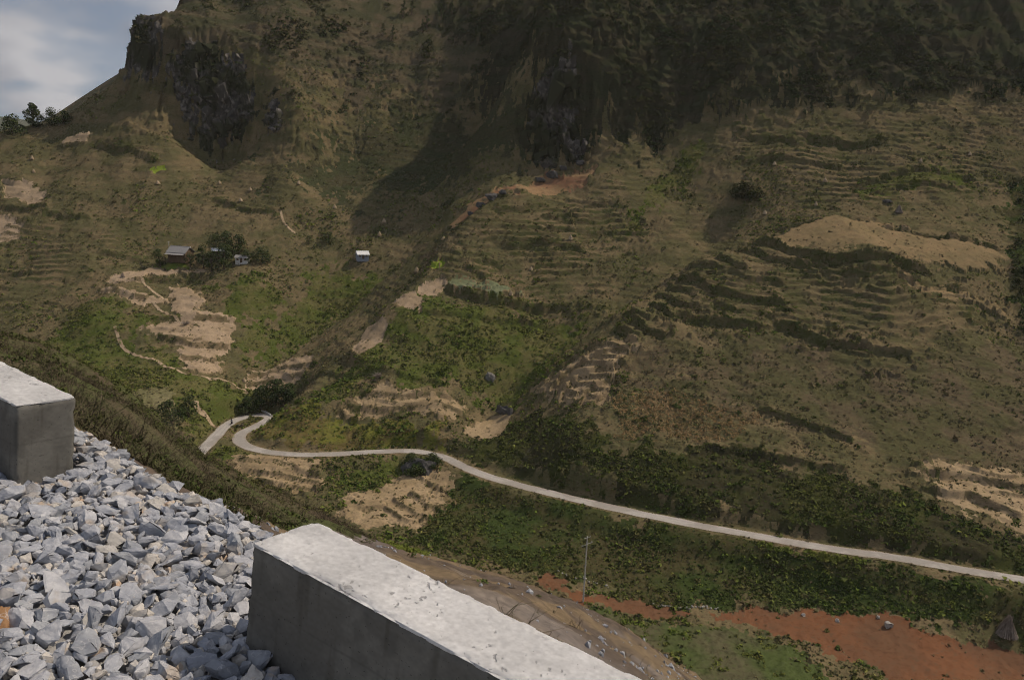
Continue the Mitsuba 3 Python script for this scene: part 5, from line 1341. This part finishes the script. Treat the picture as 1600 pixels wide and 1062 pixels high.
pole(P_['pole'][0], 15.2, 0.19, [(0.985, 1.3, 0.25), (0.885, 2.4, 0.35)], 'tall thin utility pole with two crossarms beside the red field', 0.25)
pole(P_['yard_pole'][0], 8.5, 0.13, [(0.96, 0.9, 0.0)], 'thin pole standing at the left end of the farmhouse', 0.2)
# guard wall on the outside of the bend
c = spline(RAIL, 0.5)
zz = np.full(len(c), ROAD_Z - 0.3)
t_ = np.gradient(c, axis=0)
t_ /= np.hypot(*t_.T)[:, None]
nn = np.c_[-t_[:, 1], t_[:, 0]] * 0.14
ring = np.stack([np.c_[c - nn, zz], np.c_[c + nn, zz], np.c_[c + nn * 0.9, zz + 0.95], np.c_[c - nn * 0.9, zz + 0.95]], 1)
I_ = np.arange(len(c) * 4).reshape(-1, 4)
f = []
for j in range(4):
    k = (j + 1) % 4
    a_, b_, c2, d2 = I_[:-1, j], I_[:-1, k], I_[1:, k], I_[1:, j]
    f += [np.c_[a_, b_, c2], np.c_[a_, c2, d2]]
f += [np.array([[I_[0, 0], I_[0, 2], I_[0, 1]], [I_[0, 0], I_[0, 3], I_[0, 2]], [I_[-1, 0], I_[-1, 1], I_[-1, 2]], [I_[-1, 0], I_[-1, 2], I_[-1, 3]]])]
scene['guard_wall'] = mikit.ply((ring.reshape(-1, 3), np.concatenate(f)), 'm_white', False)
label('guard_wall', 'low pale guard wall along the outside of the road bend', 'guard wall')


def motorcycle(M, text):
    key = numbered('motorcycle')

    def put(part, m_, b='m_dark', s=40):
        m_ = m_.copy()
        m_.apply_transform(M)
        piece(key, part, m_, b, s)
    for sx in (-0.62, 0.62):
        tor = trimesh.creation.torus(0.26, 0.055, 20, 8)
        tor.apply_transform(trimesh.transformations.rotation_matrix(math.pi / 2, [1, 0, 0]))
        tor.apply_translation([sx, 0, 0.31])
        put('wheel', tor)
    put('frame', trimesh.util.concatenate([tube([[-0.62, 0, 0.31], [-0.2, 0, 0.42], [0.2, 0, 0.5], [0.42, 0, 0.85]], [0.05, 0.09, 0.08, 0.05]), trimesh.creation.box((0.42, 0.26, 0.3), transform=trimesh.transformations.translation_matrix([0, 0, 0.42]))]))
    put('fork', tube([[0.62, 0, 0.31], [0.52, 0, 0.62], [0.42, 0, 1.0]], [0.035] * 3))
    put('handlebar', tube([[0.34, -0.34, 1.02], [0.42, 0, 1.0], [0.34, 0.34, 1.02]], [0.025] * 3))
    put('saddle', tube([[-0.62, 0, 0.78], [-0.25, 0, 0.76], [0.12, 0, 0.78]], [0.09, 0.13, 0.09]))
    put('tank', tube([[0.08, 0, 0.74], [0.25, 0, 0.82], [0.42, 0, 0.84]], [0.08, 0.14, 0.07]), 'm_jacket')
    put('headlight', trimesh.creation.icosphere(1, 0.09).apply_translation([0.55, 0, 0.92]), 'm_white')
    label(key, text, 'motorcycle')


def chain(joints, bones):
    import manifold3d as mf
    out = mf.Manifold()
    for a, b in bones:
        (pa, ra), (pb, rb_) = joints[a], joints[b]
        out += mf.Manifold.batch_hull([mf.Manifold.sphere(ra, 14).translate(pa), mf.Manifold.sphere(rb_, 14).translate(pb)])
    mm = out.refine_to_length(0.06).to_mesh()
    m_ = trimesh.Trimesh(mm.vert_properties[:, :3], mm.tri_verts)
    return trimesh.smoothing.filter_taubin(m_, iterations=6)


bp = P_['bike'][0]
di, bi = road_tree.query(bp)
tg = ROADC[bi + 1] - ROADC[bi - 1]
M = trimesh.transformations.rotation_matrix(math.atan2(tg[1], tg[0]), [0, 0, 1])
M[:3, 3] = [bp[0], bp[1], ROAD_Z + 0.03]
motorcycle(M, 'dark motorcycle being ridden along the pale road near the bend')
J = {'hip': ((-0.2, 0, 0.95), 0.16), 'chest': ((-0.08, 0, 1.32), 0.17), 'neck': ((-0.03, 0, 1.52), 0.06), 'head': ((0.02, 0, 1.68), 0.11),
     'sl': ((-0.06, 0.19, 1.44), 0.07), 'el': ((0.08, 0.30, 1.2), 0.05), 'wl': ((0.34, 0.3, 1.07), 0.04), 'sr': ((-0.06, -0.19, 1.44), 0.07), 'er': ((0.08, -0.30, 1.2), 0.05), 'wr': ((0.34, -0.3, 1.07), 0.04),
     'kl': ((0.22, 0.2, 0.82), 0.075), 'al': ((0.0, 0.2, 0.38), 0.05), 'fl': ((0.14, 0.2, 0.33), 0.045), 'kr': ((0.22, -0.2, 0.82), 0.075), 'ar': ((0.0, -0.2, 0.38), 0.05), 'fr': ((0.14, -0.2, 0.33), 0.045),
     'hl': ((-0.18, 0.1, 0.92), 0.11), 'hr': ((-0.18, -0.1, 0.92), 0.11)}
body = chain(J, [('hip', 'chest'), ('chest', 'neck'), ('neck', 'head'), ('sl', 'sr'), ('sl', 'el'), ('el', 'wl'), ('sr', 'er'), ('er', 'wr'), ('hip', 'hl'), ('hip', 'hr'), ('hl', 'kl'), ('kl', 'al'), ('al', 'fl'), ('hr', 'kr'), ('kr', 'ar'), ('ar', 'fr'), ('chest', 'sl'), ('chest', 'sr')])
body.apply_transform(M)
scene['person__body'] = mikit.ply(body, 'm_jacket', True)
hm = trimesh.creation.icosphere(2, 0.145).apply_translation([0.01, 0, 1.71])
hm.apply_transform(M)
scene['person__helmet'] = mikit.ply(hm, 'm_dark', True)
label('person', 'rider in dark clothes and helmet sitting on the motorcycle on the road', 'person')
for k, t in enumerate(['dark motorcycle parked on the grass verge inside the bend, left one', 'dark motorcycle parked on the grass verge inside the bend, right one']):
    p = P_['parked'][k]
    M = trimesh.transformations.rotation_matrix(0.5 + 0.5 * k, [0, 0, 1])
    M[:3, 3] = [p[0], p[1], H(*p)[0] + 0.02]
    motorcycle(M, t)

# ---------------------------------------------------------------- far mountain
fx = np.linspace(-3000, 400, 120)
fy = np.linspace(2000, 4200, 40)
FX, FY = np.meshgrid(fx, fy, indexing='ij')
crest = 1 - np.clip(np.abs(FY - 3100) / 1000, 0, 1)
fz_ = -250 + crest * (430 + 180 * (fbm2(FX, FY, 1000, 4, 121) - 0.5)) + 90 * (fbm2(FX, FY, 420, 4, 122) - 0.5) * crest
I_ = np.arange(FX.size).reshape(FX.shape)
q_ = np.c_[I_[:-1, :-1].ravel(), I_[1:, :-1].ravel(), I_[1:, 1:].ravel(), I_[:-1, 1:].ravel()]
scene['far_hill'] = mikit.ply((np.c_[FX.ravel(), FY.ravel(), fz_.ravel()], np.r_[q_[:, [0, 1, 2]], q_[:, [0, 2, 3]]]), 'm_far', True)
label('far_hill', 'blue distant mountain ridge at the left edge', kind='structure')

# ---------------------------------------------------------------- air
scene['air'] = {'type': 'homogeneous', 'albedo': 0.95, 'sigma_t': 0.00005}
scene['haze'] = {'type': 'cube', 'to_world': T().translate([-400, 2150, 150]).scale([4200, 2400, 620]), 'bsdf': {'type': 'null'}, 'interior': {'type': 'ref', 'id': 'air'}}
label('haze', 'thin blue haze in the valley air', kind='stuff')
scene['camera']['medium'] = {'type': 'ref', 'id': 'air'}
